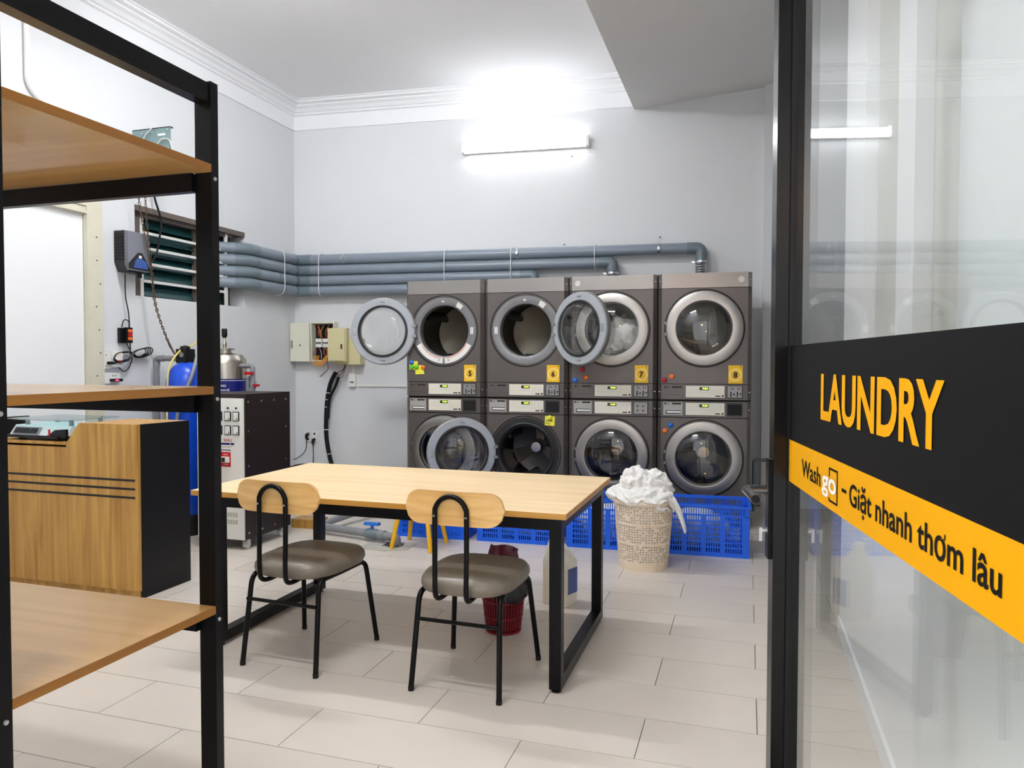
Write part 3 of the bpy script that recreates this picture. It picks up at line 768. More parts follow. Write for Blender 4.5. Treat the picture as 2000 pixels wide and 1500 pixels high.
# laundry inside dryer 7
o = obj('laundry', crumple(.2, 3, .5, 4, (1.0,.8,.85)), 'cloth_white'); o.location = WM(PW*2+PW/2+.03,-.24,UH+.587-.07)
tag(o, 'white laundry seen behind the glass of dryer seven', 'laundry')
# small magnets and notes on the machines
def magnet(s, z, mat, label, d=.0135):
    me = MB().lathe([(.021,0),(.021,-.006),(.016,-.013),(.008,-.016),(0,-.0165)],'y',20).mesh(smooth=True)
    o = obj('magnet', me, mat); o.location = WM(s, d, z); o.rotation_euler = (0,0,TM); tag(o, label, 'magnet', 'round magnets on the machines')
magnet(1.555,1.196,'blue_mag','round blue magnet on the laundry-filled dryer')
magnet(1.647,1.218,'orange','round orange magnet on the laundry-filled dryer')
magnet(1.616,1.285,'crimson','round crimson magnet just below the swung open dryer door')
magnet(2.297,1.200,'crimson','round crimson magnet on the shut dryer with torn sticker')
magnet(2.355,1.231,'orange','round orange magnet on the shut dryer with torn sticker')
magnet(2.350,.831,'blue_mag','round blue magnet on the washer below dryer eight')
magnet(2.304,.783,'orange','round orange magnet on the washer below dryer eight')
def note(s0, z0, s1, z1, mat, label, rot=0, d=.0135):
    w_, h_ = (s1-s0)/2, (z1-z0)/2
    o = obj('sticky_note', B((-w_,-.0012,-h_),(w_,0,h_)), mat); o.location = WM((s0+s1)/2, d, (z0+z1)/2); o.rotation_euler = (0,rot,TM); tag(o, label, 'note'); return o
note(.046,1.278,.125,1.355,'note_yellow','upper yellow sticky note on the front of dryer five',.02)
note(.103,1.237,.187,1.318,'note_yellow','lower yellow sticky note on the front of dryer five',-.04,.0155)
q = note(1.293,.803,1.379,.884,'note_yellow','yellow sticky note with writing on the washer below dryer six',.05)
for k, tx in enumerate(('WATER','FULL')): obj('handwriting', text_mesh(tx, 1., .06-.02*k, .014, .02), 'ink', q, (-.004-.008*k,-.0018,.0-.022*k), (math.pi/2,0,0))
magnet(1.336,.872,'note_yellow','round yellow magnet holding the sticky note below dryer six',.0155)
magnet(.068,1.342,'blue_mag','round blue magnet on the sticky notes of dryer five',.0155)
magnet(.070,1.300,'green','round green magnet on the notes of dryer five, beside the machine edge',.0155)
magnet(.115,1.302,'green','round green magnet between the green and orange magnets of dryer five',.018)
magnet(.180,1.298,'orange','round orange magnet on the lower sticky note of dryer five',.018)

# ------------------------------------------------------------ grey exhaust pipes
PR = .052; ends = [(4.21,2.415,2.30),(3.385,2.305,2.215),(2.62,2.197,2.13),(2.02,2.09,2.085)]
words = ['topmost grey exhaust pipe running to the duct of dryer eight','second grey exhaust pipe from the top, turning down above dryer seven','third grey exhaust pipe from the top, ending above dryer six','lowest grey exhaust pipe in the bundle, ending behind dryer five']
for k, (se, z, zd) in enumerate(ends):
    A0 = Vector((XL-.13,5.72,z)); A1 = Vector((XL+.10,5.96,z)); corner = WB(.10,.105,z); corner.x = XL+.10
    t = thing('exhaust_pipe', words[k], 'pipe', (XL+.1,6.4,z), group='grey exhaust pipes along the walls'); L0 = Vector((XL+.1,6.4,z))
    e1 = WB(se, .105, z)
    obj('pipe_run', MB().tube([p-L0 for p in fillet([A0,A1,corner],.12,8)], PR, 18).mesh(smooth=True), 'pipe', t)
    obj('pipe_run', MB().tube([p-L0 for p in (corner, WB(se-.10,.105,z))], PR, 18).mesh(smooth=True), 'pipe', t)
    c2 = WB(.25,.105,z)
    obj('elbow', MB().tube([p-L0 for p in fillet([corner+Vector((0,-.09,0)),corner,c2],.075,8)], PR+.0035, 18).mesh(smooth=True), 'pipe_joint', t)
    d0 = (A1-A0).normalized()
    obj('elbow', MB().tube([p-L0 for p in fillet([A1-d0*.12,A1,A1+Vector((0,.13,0))],.1,8)], PR+.0035, 18).mesh(smooth=True), 'pipe_joint', t)
    if k < 3:
        obj('elbow', MB().tube([p-L0 for p in fillet([WB(se-.13,.105,z),WB(se,.105,z),WB(se,.105,zd)],.075,8)], PR+.004, 18).mesh(smooth=True), 'pipe_joint', t)
    if k == 2: obj('coupling', MB().tube([(0,.0,0),(0,.03,0)], PR+.004, 18).mesh(smooth=True), 'pipe_joint', t)
    for s in ((1.0,), (), (), ())[k]: pass
# foil ducts from pipe ends to the dryers
for k, lab in ((0,'silver foil duct from the topmost pipe down to dryer eight'),(1,'silver foil duct between the grey pipe and dryer seven'),(2,'silver foil duct behind the top of dryer six')):
    se, z, zd = ends[k]; p = WB(se,.105,0); prof = []; n = 14; zb_ = 2.0
    for i in range(n+1):
        zz = zb_+(zd+.02-zb_)*i/n; prof += [(.050,zz),(.056,zz+(zd-zb_)/n/2)]
    prof = [q for q in prof if q[1] <= zd+.02]
    t = thing('foil_duct', lab, 'duct', (p.x,p.y,zb_), group='silver ducts behind the dryers')
    obj('corrugated_hose', MB().lathe([(r,zz-zb_) for r, zz in prof],'z',24).mesh(smooth=True), 'foil', t)
    obj('hose_clamp', MB().lathe([(.0565,zd-.025-zb_),(.0595,zd-.025-zb_),(.0595,zd-.005-zb_),(.0565,zd-.005-zb_)],'z',24,closed=True).mesh(smooth=True), 'silver', t)
    obj('clamp_screw', B((-.085,-.01,zd-.022-zb_),(-.055,.01,zd-.008-zb_), .002), 'silver', t)
# wire ties around the bundles and pipe clips
def tie(pts, label, wd=.004): 
    o = obj('wire_tie', MB().tube(pts, wd, 6, smooth=4).mesh(smooth=True), 'white_plastic'); tag(o, label, 'tie', 'white ties on the pipes')
def bt(s, z0, z1): return [WB(s,.05,z1+.065),WB(s,.135,z1+.05),WB(s,.164,z1),WB(s,.166,(z0+z1)/2),WB(s,.164,z0),WB(s,.13,z0-.05),WB(s,.05,z0-.06)]
yl = 6.46; tie([(XL+.04,yl,2.48),(XL+.13,yl,2.466),(XL+.157,yl,2.41),(XL+.158,yl,2.25),(XL+.157,yl,2.09),(XL+.12,yl,2.033),(XL+.04,yl,2.02)], 'white tie round the pipe bundle on the window wall')
tie(bt(.36,2.09,2.415), 'white tie round the pipe bundle just past the corner')
tie(bt(1.72,2.197,2.415), 'white tie round the pipes above the dryer with sticky notes')
tie(bt(2.40,2.197,2.415), 'white tie round the pipes above the dryer numbered six')
tie(bt(3.22,2.305,2.415), 'white tie round the two pipes near dryer seven')
for s, lab in ((.62,'pipe clip above the wall boxes'),(2.46,'pipe clip above dryer six'),(3.82,'pipe clip near the end of the topmost pipe')):
    t = thing('pipe_clip', 'small metal '+lab, 'clip', WB(s,.105,2.415), TB, 'metal clips on the topmost pipe')
    obj('band', MB().lathe([(.0535,-.008),(.056,-.008),(.056,.008),(.0535,.008)],'x',24,closed=True).mesh(), 'silver', t)
    obj('stem', B((-.006,.03,.045),(.006,.1,.057)), 'silver', t); obj('nut', B((-.010,-.072,-.012),(.010,-.054,.012), .002), 'silver', t)
for s, z, lab in ((2.905,2.505,'between the clips of the topmost pipe'),(3.83,2.545,'above the end of the topmost pipe'),(2.98,3.36,'under the glowing tube light')):
    o = obj('nail', MB().tube([WB(s,0,z),WB(s,.014,z)], .006, 8).mesh(), 'ink'); tag(o, 'small dark nail in the wall '+lab, 'nail')

# ------------------------------------------------------------ wall boxes, cables and sockets on the back wall
t = thing('fuse_box', 'open pale fuse box full of wires on the wall', 'electrical box', WB(.35,0,1.352), TB)
def E(a, b, bev=0.): return B((a[0]-.35,-b[1],a[2]-1.352),(b[0]-.35,-a[1],b[2]-1.352), bev)
bd = obj('body', MB().box((-.12,-.1,0),(.15,-.002,.012)).box((-.12,-.1,.40),(.15,-.002,.413)).box((-.12,-.1,.012),(-.108,-.002,.40)).box((.138,-.1,.012),(.15,-.002,.40)).box((-.108,-.008,.012),(.138,-.002,.40)).mesh(), 'box_cream', t)
obj('back_plate', E((.245,.009,1.37),(.485,.012,1.745)), 'dark_void', t)
dr = obj('door', B((-.345,-.118,.0),(-.124,-.104,.404), .003), 'box_cream', t)
obj('lock', B((-.335,-.126,.14),(-.316,-.118,.22), .003), 'coin_grey', dr); obj('keyhole', MB().prism([(-.24,.16),(-.226,.16),(-.233,.19)],'y',-.1195,-.118).mesh(), 'ink', dr)
for sx in (-.045,.035):
    br = obj('breaker', B((sx-.03,-.07,.15),(sx+.035,-.02,.24), .003), 'white_plastic', t)
    for q in range(3): obj('breaker_switch', B((sx-.024+.02*q,-.078,.185),(sx-.014+.02*q,-.07,.205)), 'ink', br)
rnd = random.Random(3); cols = ['wire_red','copper','wire_yellow','wire_white','copper','wire_red']
for i in range(26):
    x0 = rnd.uniform(-.098,.13); x1 = x0+rnd.uniform(-.03,.03); upper = i % 2 == 0
    z0, z1 = (.23,.38) if upper else (.03,.16)
    P = [(x0,-.04,z0),(x0+rnd.uniform(-.02,.02),-.05-rnd.uniform(0,.04),(z0+z1)/2),(x1,-.05,z1)]
    obj('wire', MB().tube(P, .0032, 6, smooth=4).mesh(smooth=True), cols[i % 6], t)
for i in range(6):
    P = [(-.09+.01*i,-.06,.06),(-.09+.012*i,-.11,-.01),(-.05+.01*i,-.125,-.035-.004*i),(.0+.012*i,-.11,.0),(.05+.01*i,-.06,.07)]
    obj('wire', MB().tube(P, .0035, 6, smooth=5).mesh(smooth=True), ['wire_yellow','copper'][i % 2], t)
obj('wire', MB().tube([(.07,-.06,.10),(.075,-.11,.02),(.078,-.10,-.07),(.04,-.08,-.11),(-.03,-.07,-.16)], .004, 6, smooth=5).mesh(smooth=True), 'wire_red', t)
t = thing('switch_cabinet', 'closed yellowish switch cabinet beside the open fuse box', 'electrical box', WB(.60,0,1.32), TB)
obj('back_box', B((-.09,-.12,.0),(.20,-.002,.27), .004), 'box_yellow', t)
obj('body', B((-.13,-.19,.03),(.075,-.121,.375), .004), 'box_yellow', t)
dr = obj('door', B((-.122,-.203,.04),(.062,-.191,.366), .004), 'box_yellow', t)
obj('latch', B((.022,-.209,.16),(.036,-.203,.21), .002), 'ink', dr)
o = obj('cable_bundle', MB().tube([WB(.60,.09,1.318),WB(.56,.10,1.27),WB(.49,.07,1.22),WB(.41,.05,1.08),WB(.385,.045,.9),WB(.375,.045,.7),WB(.385,.045,.5),WB(.44,.05,.28),WB(.52,.06,.1),WB(.60,.07,.03)], [.005,.006]+[.021]*8, 12).mesh(smooth=True), 'black_plastic')
bpy.data.objects.remove(o)
t = thing('cable_bundle', 'thick black cable bundle hanging down below the wall boxes', 'cable', WB(.40,.045,.02), TB); R_ = WB(.40,.045,.02)
def loc(P):
    out = []
    for p in P:
        q = p-R_; out.append((q.dot(eb), q.dot(-nb), q.z))
    return out
Pth = spline([WB(.50,.07,1.235),WB(.43,.05,1.12),WB(.39,.045,.95),WB(.376,.045,.75),WB(.378,.045,.55),WB(.42,.05,.33),WB(.49,.06,.14),WB(.58,.07,.035)], 5)
obj('sheath', MB().tube(loc(Pth), .023, 12).mesh(smooth=True), 'black_plastic', t)
obj('sheath', MB().tube(loc(spline([WB(.535,.075,1.19),WB(.50,.07,1.10),WB(.425,.065,.95),WB(.405,.065,.75)],5)), .016, 10).mesh(smooth=True), 'black_plastic', t)
for i in (8,10,12,18,24,28):
    p, q = Pth[i], Pth[i+1]; d_ = (q-p).normalized()*.004
    obj('tie', MB().tube(loc([p-d_,p+d_]), .027, 14).mesh(smooth=True), 'wire_white', t)
for i in range(4): obj('wire', MB().tube(loc([WB(.50+.01*i,.07,1.23),WB(.54+.015*i,.09,1.24-.03*i),WB(.60+.012*i,.1,1.27),WB(.615+.012*i,.1,1.325)]), .004, 6, smooth=5).mesh(smooth=True), ['black_plastic','wire_red','pipe_grey','wire_white'][i], t)
t = thing('wall_switch', 'small white wall switch below the yellowish cabinet', 'switch', WB(.668,0,1.158), TB)
obj('box', B((-.037,-.04,-.07),(.037,-.002,.07), .004), 'white_plastic', t)
for dx in (-.01,.012): obj('rocker', B((dx-.008,-.045,-.03),(dx+.007,-.04,-.016)), 'ink', t)
t = thing('cable_trunking', 'thin white cable trunking running to the dryers', 'trunking', WB(.97,0,1.10), TB)
obj('long_run', B((-.25,-.016,-.011),(.72,-.001,.011), .002), 'white_plastic', t); obj('short_run', B((-.305,-.016,.13),(-.28,-.001,.24), .002), 'white_plastic', t)
for k, s in enumerate((.148,.222)):
    t = thing('wall_socket', ['white wall socket beside the dark cabinet with a plug in its top','white wall socket with a plug in its lower hole'][k], 'socket', WB(s,0,.55), TB, 'pair of white wall sockets')
    obj('plate', B((-.035,-.012,-.058),(.035,-.001,.058), .003), 'white_plastic', t)
    for z in (.03,-.03): obj('socket_hole', MB().disc(.012,'y',(0,-.0135,z),.0015,14).mesh(), 'ink', t)
    t = thing('power_plug', ['black plug with a cord trailing towards the dark cabinet','black plug with a cord hanging straight down'][k], 'plug', WB(s,0,.575-.055*k), TB)
    obj('plug_head', MB().tube([(0,-.014,0),(0,-.04,-.005),(0,-.05,-.03),(0,-.045,-.055)], [.016,.018,.015,.007], 12).mesh(smooth=True), 'black_plastic', t)
    P = [(0,-.045,-.05),(-.01,-.04,-.15),(-.06,-.03,-.22),(-.16,-.05,-.28),(-.24,-.09,-.30)] if k == 0 else [(0,-.045,-.05),(-.005,-.03,-.15),(-.015,-.02,-.3),(-.02,-.02,-.48)]
    obj('cord', MB().tube(P, .004, 8, smooth=6).mesh(smooth=True), 'black_plastic', t)
o = obj('rubber_hose', MB().tube([WB(-.0+.06,.25,.24),WB(.12,.16,.26),WB(.22,.12,.255),WB(.3,.1,.2),WB(.34,.1,.05)], .014, 10, smooth=6).mesh(smooth=True), 'black_plastic'); tag(o, 'black rubber hose bending down behind the dark cabinet', 'hose')

# ------------------------------------------------------------ things on the left wall
t = thing('shutter_motor', 'black and grey shutter motor box with blue sticker on the wall', 'motor', (XL,4.6,2.035))
mb = MB(); mb.prism([(-.105,.07),(-.07,.0),(.105,.0),(.105,.30),(-.105,.31)], 'x', .003, .10); obj('housing', mb.mesh(bevel=.006, smooth=True), 'motor_black', t)
for i in range(9):
    obj('grille_bar', B((.012,-.1105,.085+i*.024),(.095,-.105,.095+i*.024)), 'black_plastic', t)
mb = MB(); mb.prism([(-.105,.05),(-.08,.01),(.10,.01),(.105,.05),(.105,.28),(.08,.305),(-.105,.305)], 'x', .1005, .135); cv = obj('front_cover', mb.mesh(bevel=.008, smooth=True), 'motor_grey', t)
mb = MB(); mb.prism([(-.10,.02),(.098,.02),(.098,.05),(.03,.15),(-.01,.15),(-.10,.06)], 'x', .1352, .139); obj('lower_shield', mb.mesh(), 'motor_black', cv)
mb = MB(); mb.prism([(-.055,.03),(.09,.03),(.065,.085),(.03,.105),(-.02,.105),(-.04,.085)], 'x', .1392, .141); st = obj('sticker', mb.mesh(), 'sticker_blue', cv)
obj('sticker_tip', B((.1392,-.004,.108),(.1412,.022,.128)), 'white_plastic', cv)
obj('spindle', MB().tube([(.08,.06,.0),(.08,.06,-.035)], .018, 12).mesh(smooth=True), 'black_plastic', t)
def chain(name, label, P, step=.024, r=.0028):
    t = thing(name, label, 'chain', P[0]); P0 = Vector(P[0]); Q = spline(P, 30)
    # resample
    L = [0]
    for i in range(len(Q)-1): L.append(L[-1]+(Q[i+1]-Q[i]).length)
    n = int(L[-1]/step); ring = []
    for i in range(14):
        a = 2*math.pi*i/14; ring.append((.0075*math.cos(a), 0, .0155*math.sin(a)))
    mb = MB()
    # one oval link swept
    link = shared('link', lambda: MB().lathe([(0,0)],'z',4).mesh() if False else MB().tube(ring+[ring[0],ring[1]], r, 5, cap=False).mesh(smooth=True))
    k = 0
    for i in range(n):
        d = i*step
        while L[k+1] < d: k += 1
        f = (d-L[k])/max(1e-9, L[k+1]-L[k]); p = Q[k].lerp(Q[k+1], f); tg = (Q[k+1]-Q[k]).normalized()
        o = obj('link', link, 'chain_metal', t); q = tg.to_track_quat('Z', 'X')
        o.rotation_mode = 'QUATERNION'; o.rotation_quaternion = q @ Matrix.Rotation(math.pi/2*(i % 2)+.4, 3, 'Z').to_quaternion(); o.location = p-P0
    return t
chain('pull_chain', 'rusty pull chain running from the motor to the grey pipe', [(XL+.16,4.64,2.75),(XL+.16,4.66,2.4),(XL+.165,4.70,2.05),(XL+.17,4.72,1.80),(XL+.21,4.80,1.53),(XL+.28,4.82,1.385)])
chain('pull_chain', 'rusty pull chain hanging beside the first one at the motor', [(XL+.15,4.575,2.75),(XL+.155,4.60,2.5),(XL+.165,4.66,2.2),(XL+.165,4.70,1.98),(XL+.175,4.735,1.76),(XL+.22,4.80,1.50),(XL+.30,4.81,1.38)])
o = obj('power_cable', MB().tube([(XL+.06,4.86,2.95),(XL+.06,4.84,2.7),(XL+.07,4.90,2.5),(XL+.07,4.88,2.33),(XL+.08,4.83,2.2),(XL+.1,4.74,2.12),(XL+.09,4.70,2.09)], .008, 8, smooth=6).mesh(smooth=True), 'black_plastic'); tag(o, 'black power cable looping down to the shutter motor', 'cable')
t = thing('button_box', 'small black control box with red and orange buttons', 'control', (XL,4.56,1.49))
obj('holder', B((.002,-.045,.0),(.03,.04,.115), .004), 'black_plastic', t); hb = obj('remote', B((.031,-.012,.0),(.06,.045,.12), .004), 'black_plastic', t)
for k, m_ in enumerate(('orange','red','orange')): obj('button', B((.0605,-.002,.022+k*.03),(.066,.036,.046+k*.03), .003), m_, hb)
obj('cord', MB().tube([(.04,.03,.12),(.045,.02,.17),(.03,-.01,.175),(.02,-.02,.12)], .004, 8, smooth=6).mesh(smooth=True), 'black_plastic', t)
t = thing('coiled_cable', 'coiled black cable hanging on the wall under the control box', 'cable', (XL+.03,4.62,1.40))
rnd = random.Random(5)
for k in range(5):
    P = []
    for i in range(25):
        a = 2*math.pi*i/24; s = math.sin(a); x_ = (.145+.012*k)*math.cos(a); zz = (.030+.004*k)*math.sin(2*a)*.5+.018*s*(1 if math.cos(a) > 0 else -1)+x_*.18
        P.append((.006*k+.01*math.sin(a),x_,zz+rnd.uniform(-.003,.003)))
    obj('loop', MB().tube(P, .004, 6, smooth=2).mesh(smooth=True), 'black_plastic', t)
obj('lead', MB().tube([(.01,-.02,.0),(.01,-.03,.3),(.01,-.06,.45),(.03,-.08,.62)], .0045, 6, smooth=6).mesh(smooth=True), 'black_plastic', t)
obj('lead', MB().tube([(.01,0,0),(.0,-.04,.08),(.01,-.055,.11)], .004, 6, smooth=6).mesh(smooth=True), 'black_plastic', t)
obj('lead', MB().tube([(.01,0,-.02),(.0,-.02,-.09),(.0,-.07,-.13),(.0,-.14,-.09),(.02,-.23,-.065)], .004, 6, smooth=6).mesh(smooth=True), 'black_plastic', t)
t = thing('wall_socket', 'white double socket with black plug next to the cream jamb', 'socket', (XL,4.38,1.355))
obj('plate', B((.002,-.043,-.062),(.03,.04,.062), .004), 'white_plastic', t); obj('plug', MB().tube([(.03,.015,-.02),(.065,.02,-.02),(.07,.05,-.022)], [.012,.012,.006], 10).mesh(smooth=True), 'black_plastic', t)
for z in (.04,-.045): obj('screw', MB().disc(.005,'x',(.03,0,z),.001,8).mesh(), 'ink', t)
t = thing('wall_switch', 'white switch box with small label right of the double socket', 'switch', (XL,4.47,1.365))
obj('box', B((.002,-.046,-.062),(.045,.05,.065), .005), 'white_plastic', t); obj('label_plate', B((.0452,-.03,.02),(.0465,.04,.05)), 'cream_plastic', t); obj('knob', MB().disc(.012,'x',(.045,.02,-.02),.008,12).mesh(), 'red', t)
t = thing('wall_socket', 'white socket box with glowing red plug below the double socket', 'socket', (XL,4.42,1.22))
obj('box', B((.002,-.085,-.04),(.04,.08,.04), .005), 'white_plastic', t); pg = obj('plug', B((.041,-.02,-.025),(.075,.07,-.004), .004), 'black_plastic', t); obj('indicator', B((.0755,.0,-.02),(.077,.03,-.010)), 'red_led', pg)
for y in (.01,.035): obj('socket_hole', MB().disc(.005,'x',(.04,y,.018),.001,8).mesh(), 'ink', t)
t = thing('wall_bracket', 'grey metal bracket plate standing out high on the wall', 'bracket', (XL,4.69,2.93))
obj('plate', B((.002,-.004,.0),(.367,.004,.222), .001), 'bracket', t); obj('top_flange', B((.002,-.004,.222),(.367,.03,.229)), 'black_metal', t)
for x, z in ((.20,.195),(.345,.205),(.345,.06),(.10,.195)): obj('bolt', MB().disc(.008,'y',(x,-.009,z),.005,10).mesh(), 'silver', t)
obj('slot', B((.25,-.0046,.165),(.32,-.004,.18)), 'white_plastic', t)
obj('wire', MB().tube([(.10,-.012,.12),(.15,-.02,.18),(.20,-.02,.22),(.21,-.01,.28)], .005, 6, smooth=6).mesh(smooth=True), 'wire_white', t)
obj('wire', MB().tube([(.24,-.012,.08),(.30,-.02,.13),(.37,-.02,.12),(.39,-.01,.05)], .005, 6, smooth=6).mesh(smooth=True), 'wire_white', t)
o = obj('wall_conduit', MB().tube(fillet([(XL+.018,3.785,3.86),(XL+.018,3.785,3.20),(XL+.018,3.88,3.12),(XL+.018,4.1,3.10)],.07,6), .018, 12).mesh(smooth=True), 'white_plastic'); tag(o, 'white cable conduit bending at the top of the wall', 'conduit')

# ------------------------------------------------------------ water filters and power cabinet
t = thing('water_tank', 'tall blue water filter tank with black valve head', 'tank', (-4.19,4.76,0))
obj('base', MB().lathe([(0,0),(.15,0),(.155,.02),(.150,.13),(.135,.16),(0,.16)],'z',32).mesh(smooth=True), 'black_plastic', t)
obj('vessel', MB().lathe([(0,.12),(.12,.12),(.150,.2),(.152,1.13),(.147,1.20),(.13,1.26),(.10,1.305),(.06,1.335),(.045,1.342),(0,1.342)],'z',40).mesh(smooth=True), 'tank_blue', t)
vh = obj('valve_head', B((-.055,-.05,1.335),(.04,.05,1.445), .006), 'black_plastic', t); obj('valve_cap', MB().lathe([(0,1.44),(.04,1.44),(.035,1.465),(0,1.475)],'z',20,(-.01,0,0)).mesh(smooth=True), 'black_plastic', vh)
obj('pressure_dial', MB().disc(.02,'y',(.0,-.054,1.40),.005,16).mesh(), 'coin_grey', vh)
o = obj('white_tank', MB().lathe([(0,0),(.125,0),(.13,1.18),(.12,1.27),(.07,1.32),(0,1.33)],'z',32,(-4.455,5.03,0)).mesh(smooth=True), 'cloth_grey'); tag(o, 'pale grey water tank behind the blue one', 'tank')
t = thing('water_pipe', 'grey water pipe crossing behind the blue tank head', 'pipe', (-4.49,4.835,0))
obj('run', MB().tube(fillet([(-.06,0,.0),(-.06,0,1.372),(.40,.01,1.372)],.03,5), .022, 14).mesh(smooth=True), 'pipe_grey', t)
obj('elbow', MB().tube(fillet([(-.06,0,1.30),(-.06,0,1.372),(.01,0,1.372)],.03,5), .027, 14).mesh(smooth=True), 'pipe_grey', t)
obj('valve', MB().lathe([(0,-.03),(.033,-.03),(.033,.03),(0,.03)],'x',16,(.17,.005,1.372)).mesh(smooth=True), 'pipe_grey', t)
o = obj('yellow_hose', MB().tube([(XL+.02,5.64,1.85),(XL+.12,5.25,1.53),(XL+.25,4.98,1.46),(-4.235,4.84,1.47),(-4.20,4.69,1.42),(-4.205,4.595,1.30),(-4.215,4.585,1.12),(-4.222,4.585,.9),(-4.225,4.585,.6),(-4.225,4.585,.1)], .0065, 8, smooth=8).mesh(smooth=True), 'hose_yellow'); tag(o, 'thin yellow hose from the window to the blue tank', 'hose')
o = obj('drain_hose', MB().tube([(-4.05,4.72,1.40),(-4.03,4.64,1.25),(-4.07,4.60,1.1),(-4.12,4.585,.95),(-4.16,4.575,.5),(-4.18,4.575,.05)], .013, 10, smooth=6).mesh(smooth=True), 'pipe_grey'); tag(o, 'pale grey hose hanging down the front of the blue tank', 'hose')
t = thing('steel_filter', 'stainless steel filter vessel with blue printed band', 'tank', (-4.345,5.40,0))
obj('vessel', MB().lathe([(0,.3),(.16,.3),(.182,.36),(.182,1.33),(.175,1.37),(.15,1.405),(.09,1.42),(.06,1.425),(.06,1.45),(0,1.452)],'z',44).mesh(smooth=True), 'steel', t)
for a in (0,120,240): obj('leg', MB().tube([(.14*math.cos(math.radians(a)),.14*math.sin(math.radians(a)),.32),(.15*math.cos(math.radians(a)),.15*math.sin(math.radians(a)),0)], .014, 8).mesh(), 'steel', t)
obj('flange', MB().lathe([(0,1.452),(.085,1.452),(.085,1.462),(0,1.462)],'z',28).mesh(), 'steel', t)
obj('knob_stem', MB().lathe([(.012,1.46),(.02,1.49),(.02,1.51),(.010,1.53),(.010,1.56)],'z',14).mesh(smooth=True), 'steel', t)
obj('pressure_gauge', MB().lathe([(0,1.555),(.016,1.555),(.024,1.575),(.024,1.625),(.02,1.635),(0,1.635)],'z',16).mesh(smooth=True), 'black_plastic', t)
bnd = obj('printed_band', MB().lathe([(.1835,1.02),(.1835,1.20)],'z',44).mesh(smooth=True), 'navy', t)
obj('band_line', MB().lathe([(.184,1.183),(.184,1.188)],'z',44).mesh(smooth=True), 'white_plastic', bnd)
for tx, z, wd, a0 in (('CÔNG',1.145,.085,-62),('CÔNG NGHỆ',1.105,.155,-64)):
    me = text_mesh(tx, 1., wd, .026, .02).copy()
    o = obj('lettering', me, 'white_plastic', bnd)
    for v in me.vertices:
        a = math.radians(a0)+v.co.x/.185; zz = v.co.y+z; v.co = (.1850*math.cos(a), .1850*math.sin(a), zz)
t = thing('pipe_valves', 'grey pipe with red valve handles beside the steel filter', 'valve', (-4.04,5.38,1.12))
obj('outlet', MB().tube(fillet([(-.125,0,.19),(.0,0,.19),(.0,0,-.9)],.03,5), .02, 12).mesh(smooth=True), 'pipe_grey', t)
obj('branch', MB().tube(fillet([(-.0,-.005,.10),(-.05,-.005,.08),(-.05,-.005,-.9)],.03,5), .017, 12).mesh(smooth=True), 'pipe_grey', t)
obj('valve_handle', B((-.065,-.035,.115),(.02,-.015,.14), .005), 'red', t); obj('valve_handle', B((.02,-.03,.015),(.06,.01,.035), .004), 'red', t)
obj('valve_body', MB().lathe([(0,-.03),(.028,-.03),(.028,.03),(0,.03)],'z',14,(.0,0,.03)).mesh(smooth=True), 'pipe_grey', t)

t = thing('power_stabilizer', 'white fronted power cabinet with dark sides and meters on castors', 'cabinet', (-3.58,4.68,0))
def K(a, b, bev=0.): return B((a[0]+3.58,a[1]-4.68,a[2]),(b[0]+3.58,b[1]-4.68,b[2]), bev)
kx0, kx1, ky0, ky1, kz0, kz1 = -3.80, -3.385, 4.41, 4.955, .075, 1.115
obj('body', K((kx0,ky0+.012,kz0),(kx1,ky1,kz1), .004), 'cab_dark', t)
fpn = obj('front_panel', K((kx0+.008,ky0,kz0+.0),(kx1-.012,ky0+.012,kz1-.03), .002), 'cab_white', t)
for x in (-3.525,-3.455,-3.60):
    for z in (.957,.858):
        mt = obj('meter', K((x-.026,ky0-.008,z-.033),(x+.026,ky0,z+.033), .002), 'ink', fpn)
        obj('dial', K((x-.021,ky0-.0092,z-.028),(x+.021,ky0-.008,z+.028)), 'cab_white', mt) if False else obj('meter_face', K((x-.021,ky0-.0092,z-.028),(x+.021,ky0-.008,z+.028)), 'cab_white', fpn)
        obj('meter_knob', MB().disc(.005,'y',(x+.012+3.58,ky0-.0105-4.68,z-.018),.0015,8).mesh(), 'ink', fpn)
    obj('indicator', MB().disc(.008,'y',(x+3.58,ky0-.004-4.68,1.015),.004,12).mesh(), 'ink', fpn)
obj('lettering', text_mesh('SHU', 1., .07, .022, .01), 'red', fpn, (-3.53+3.58,ky0-.001-4.68,.785), (math.pi/2,0,0))
obj('printed_bar', K((-3.60,ky0-.001,.752),(-3.512,ky0,.766)), 'navy', fpn); obj('printed_bar', K((-3.506,ky0-.001,.752),(-3.475,ky0,.766)), 'navy', fpn)
obj('printed_bar', K((-3.60,ky0-.001,.735),(-3.50,ky0,.741)), 'panel_line', fpn); obj('printed_bar', K((-3.60,ky0-.001,.712),(-3.505,ky0,.717)), 'navy', fpn)
rl = obj('red_label', K((-3.60,ky0-.0012,.595),(-3.505,ky0,.70)), 'red', fpn)
bs = obj('breaker', K((-3.585,ky0-.02,.627),(-3.515,ky0-.0012,.667), .002), 'white_plastic', fpn); obj('breaker_lever', K((-3.56,ky0-.03,.632),(-3.54,ky0-.02,.662)), 'ink', fpn)
for z in (.682,.612): obj('lettering', text_mesh('POWER', 1., .04, .010, .02), 'white_plastic', rl, (-3.545+3.58,ky0-.002-4.68,z), (math.pi/2,0,0))
for r_ in range(2):
    for c_ in range(7): obj('vent_slot', K((-3.55+c_*.015,ky0-.0008,.235-.052*r_),(-3.543+c_*.015,ky0,.268-.052*r_)), 'grid_grey', fpn)
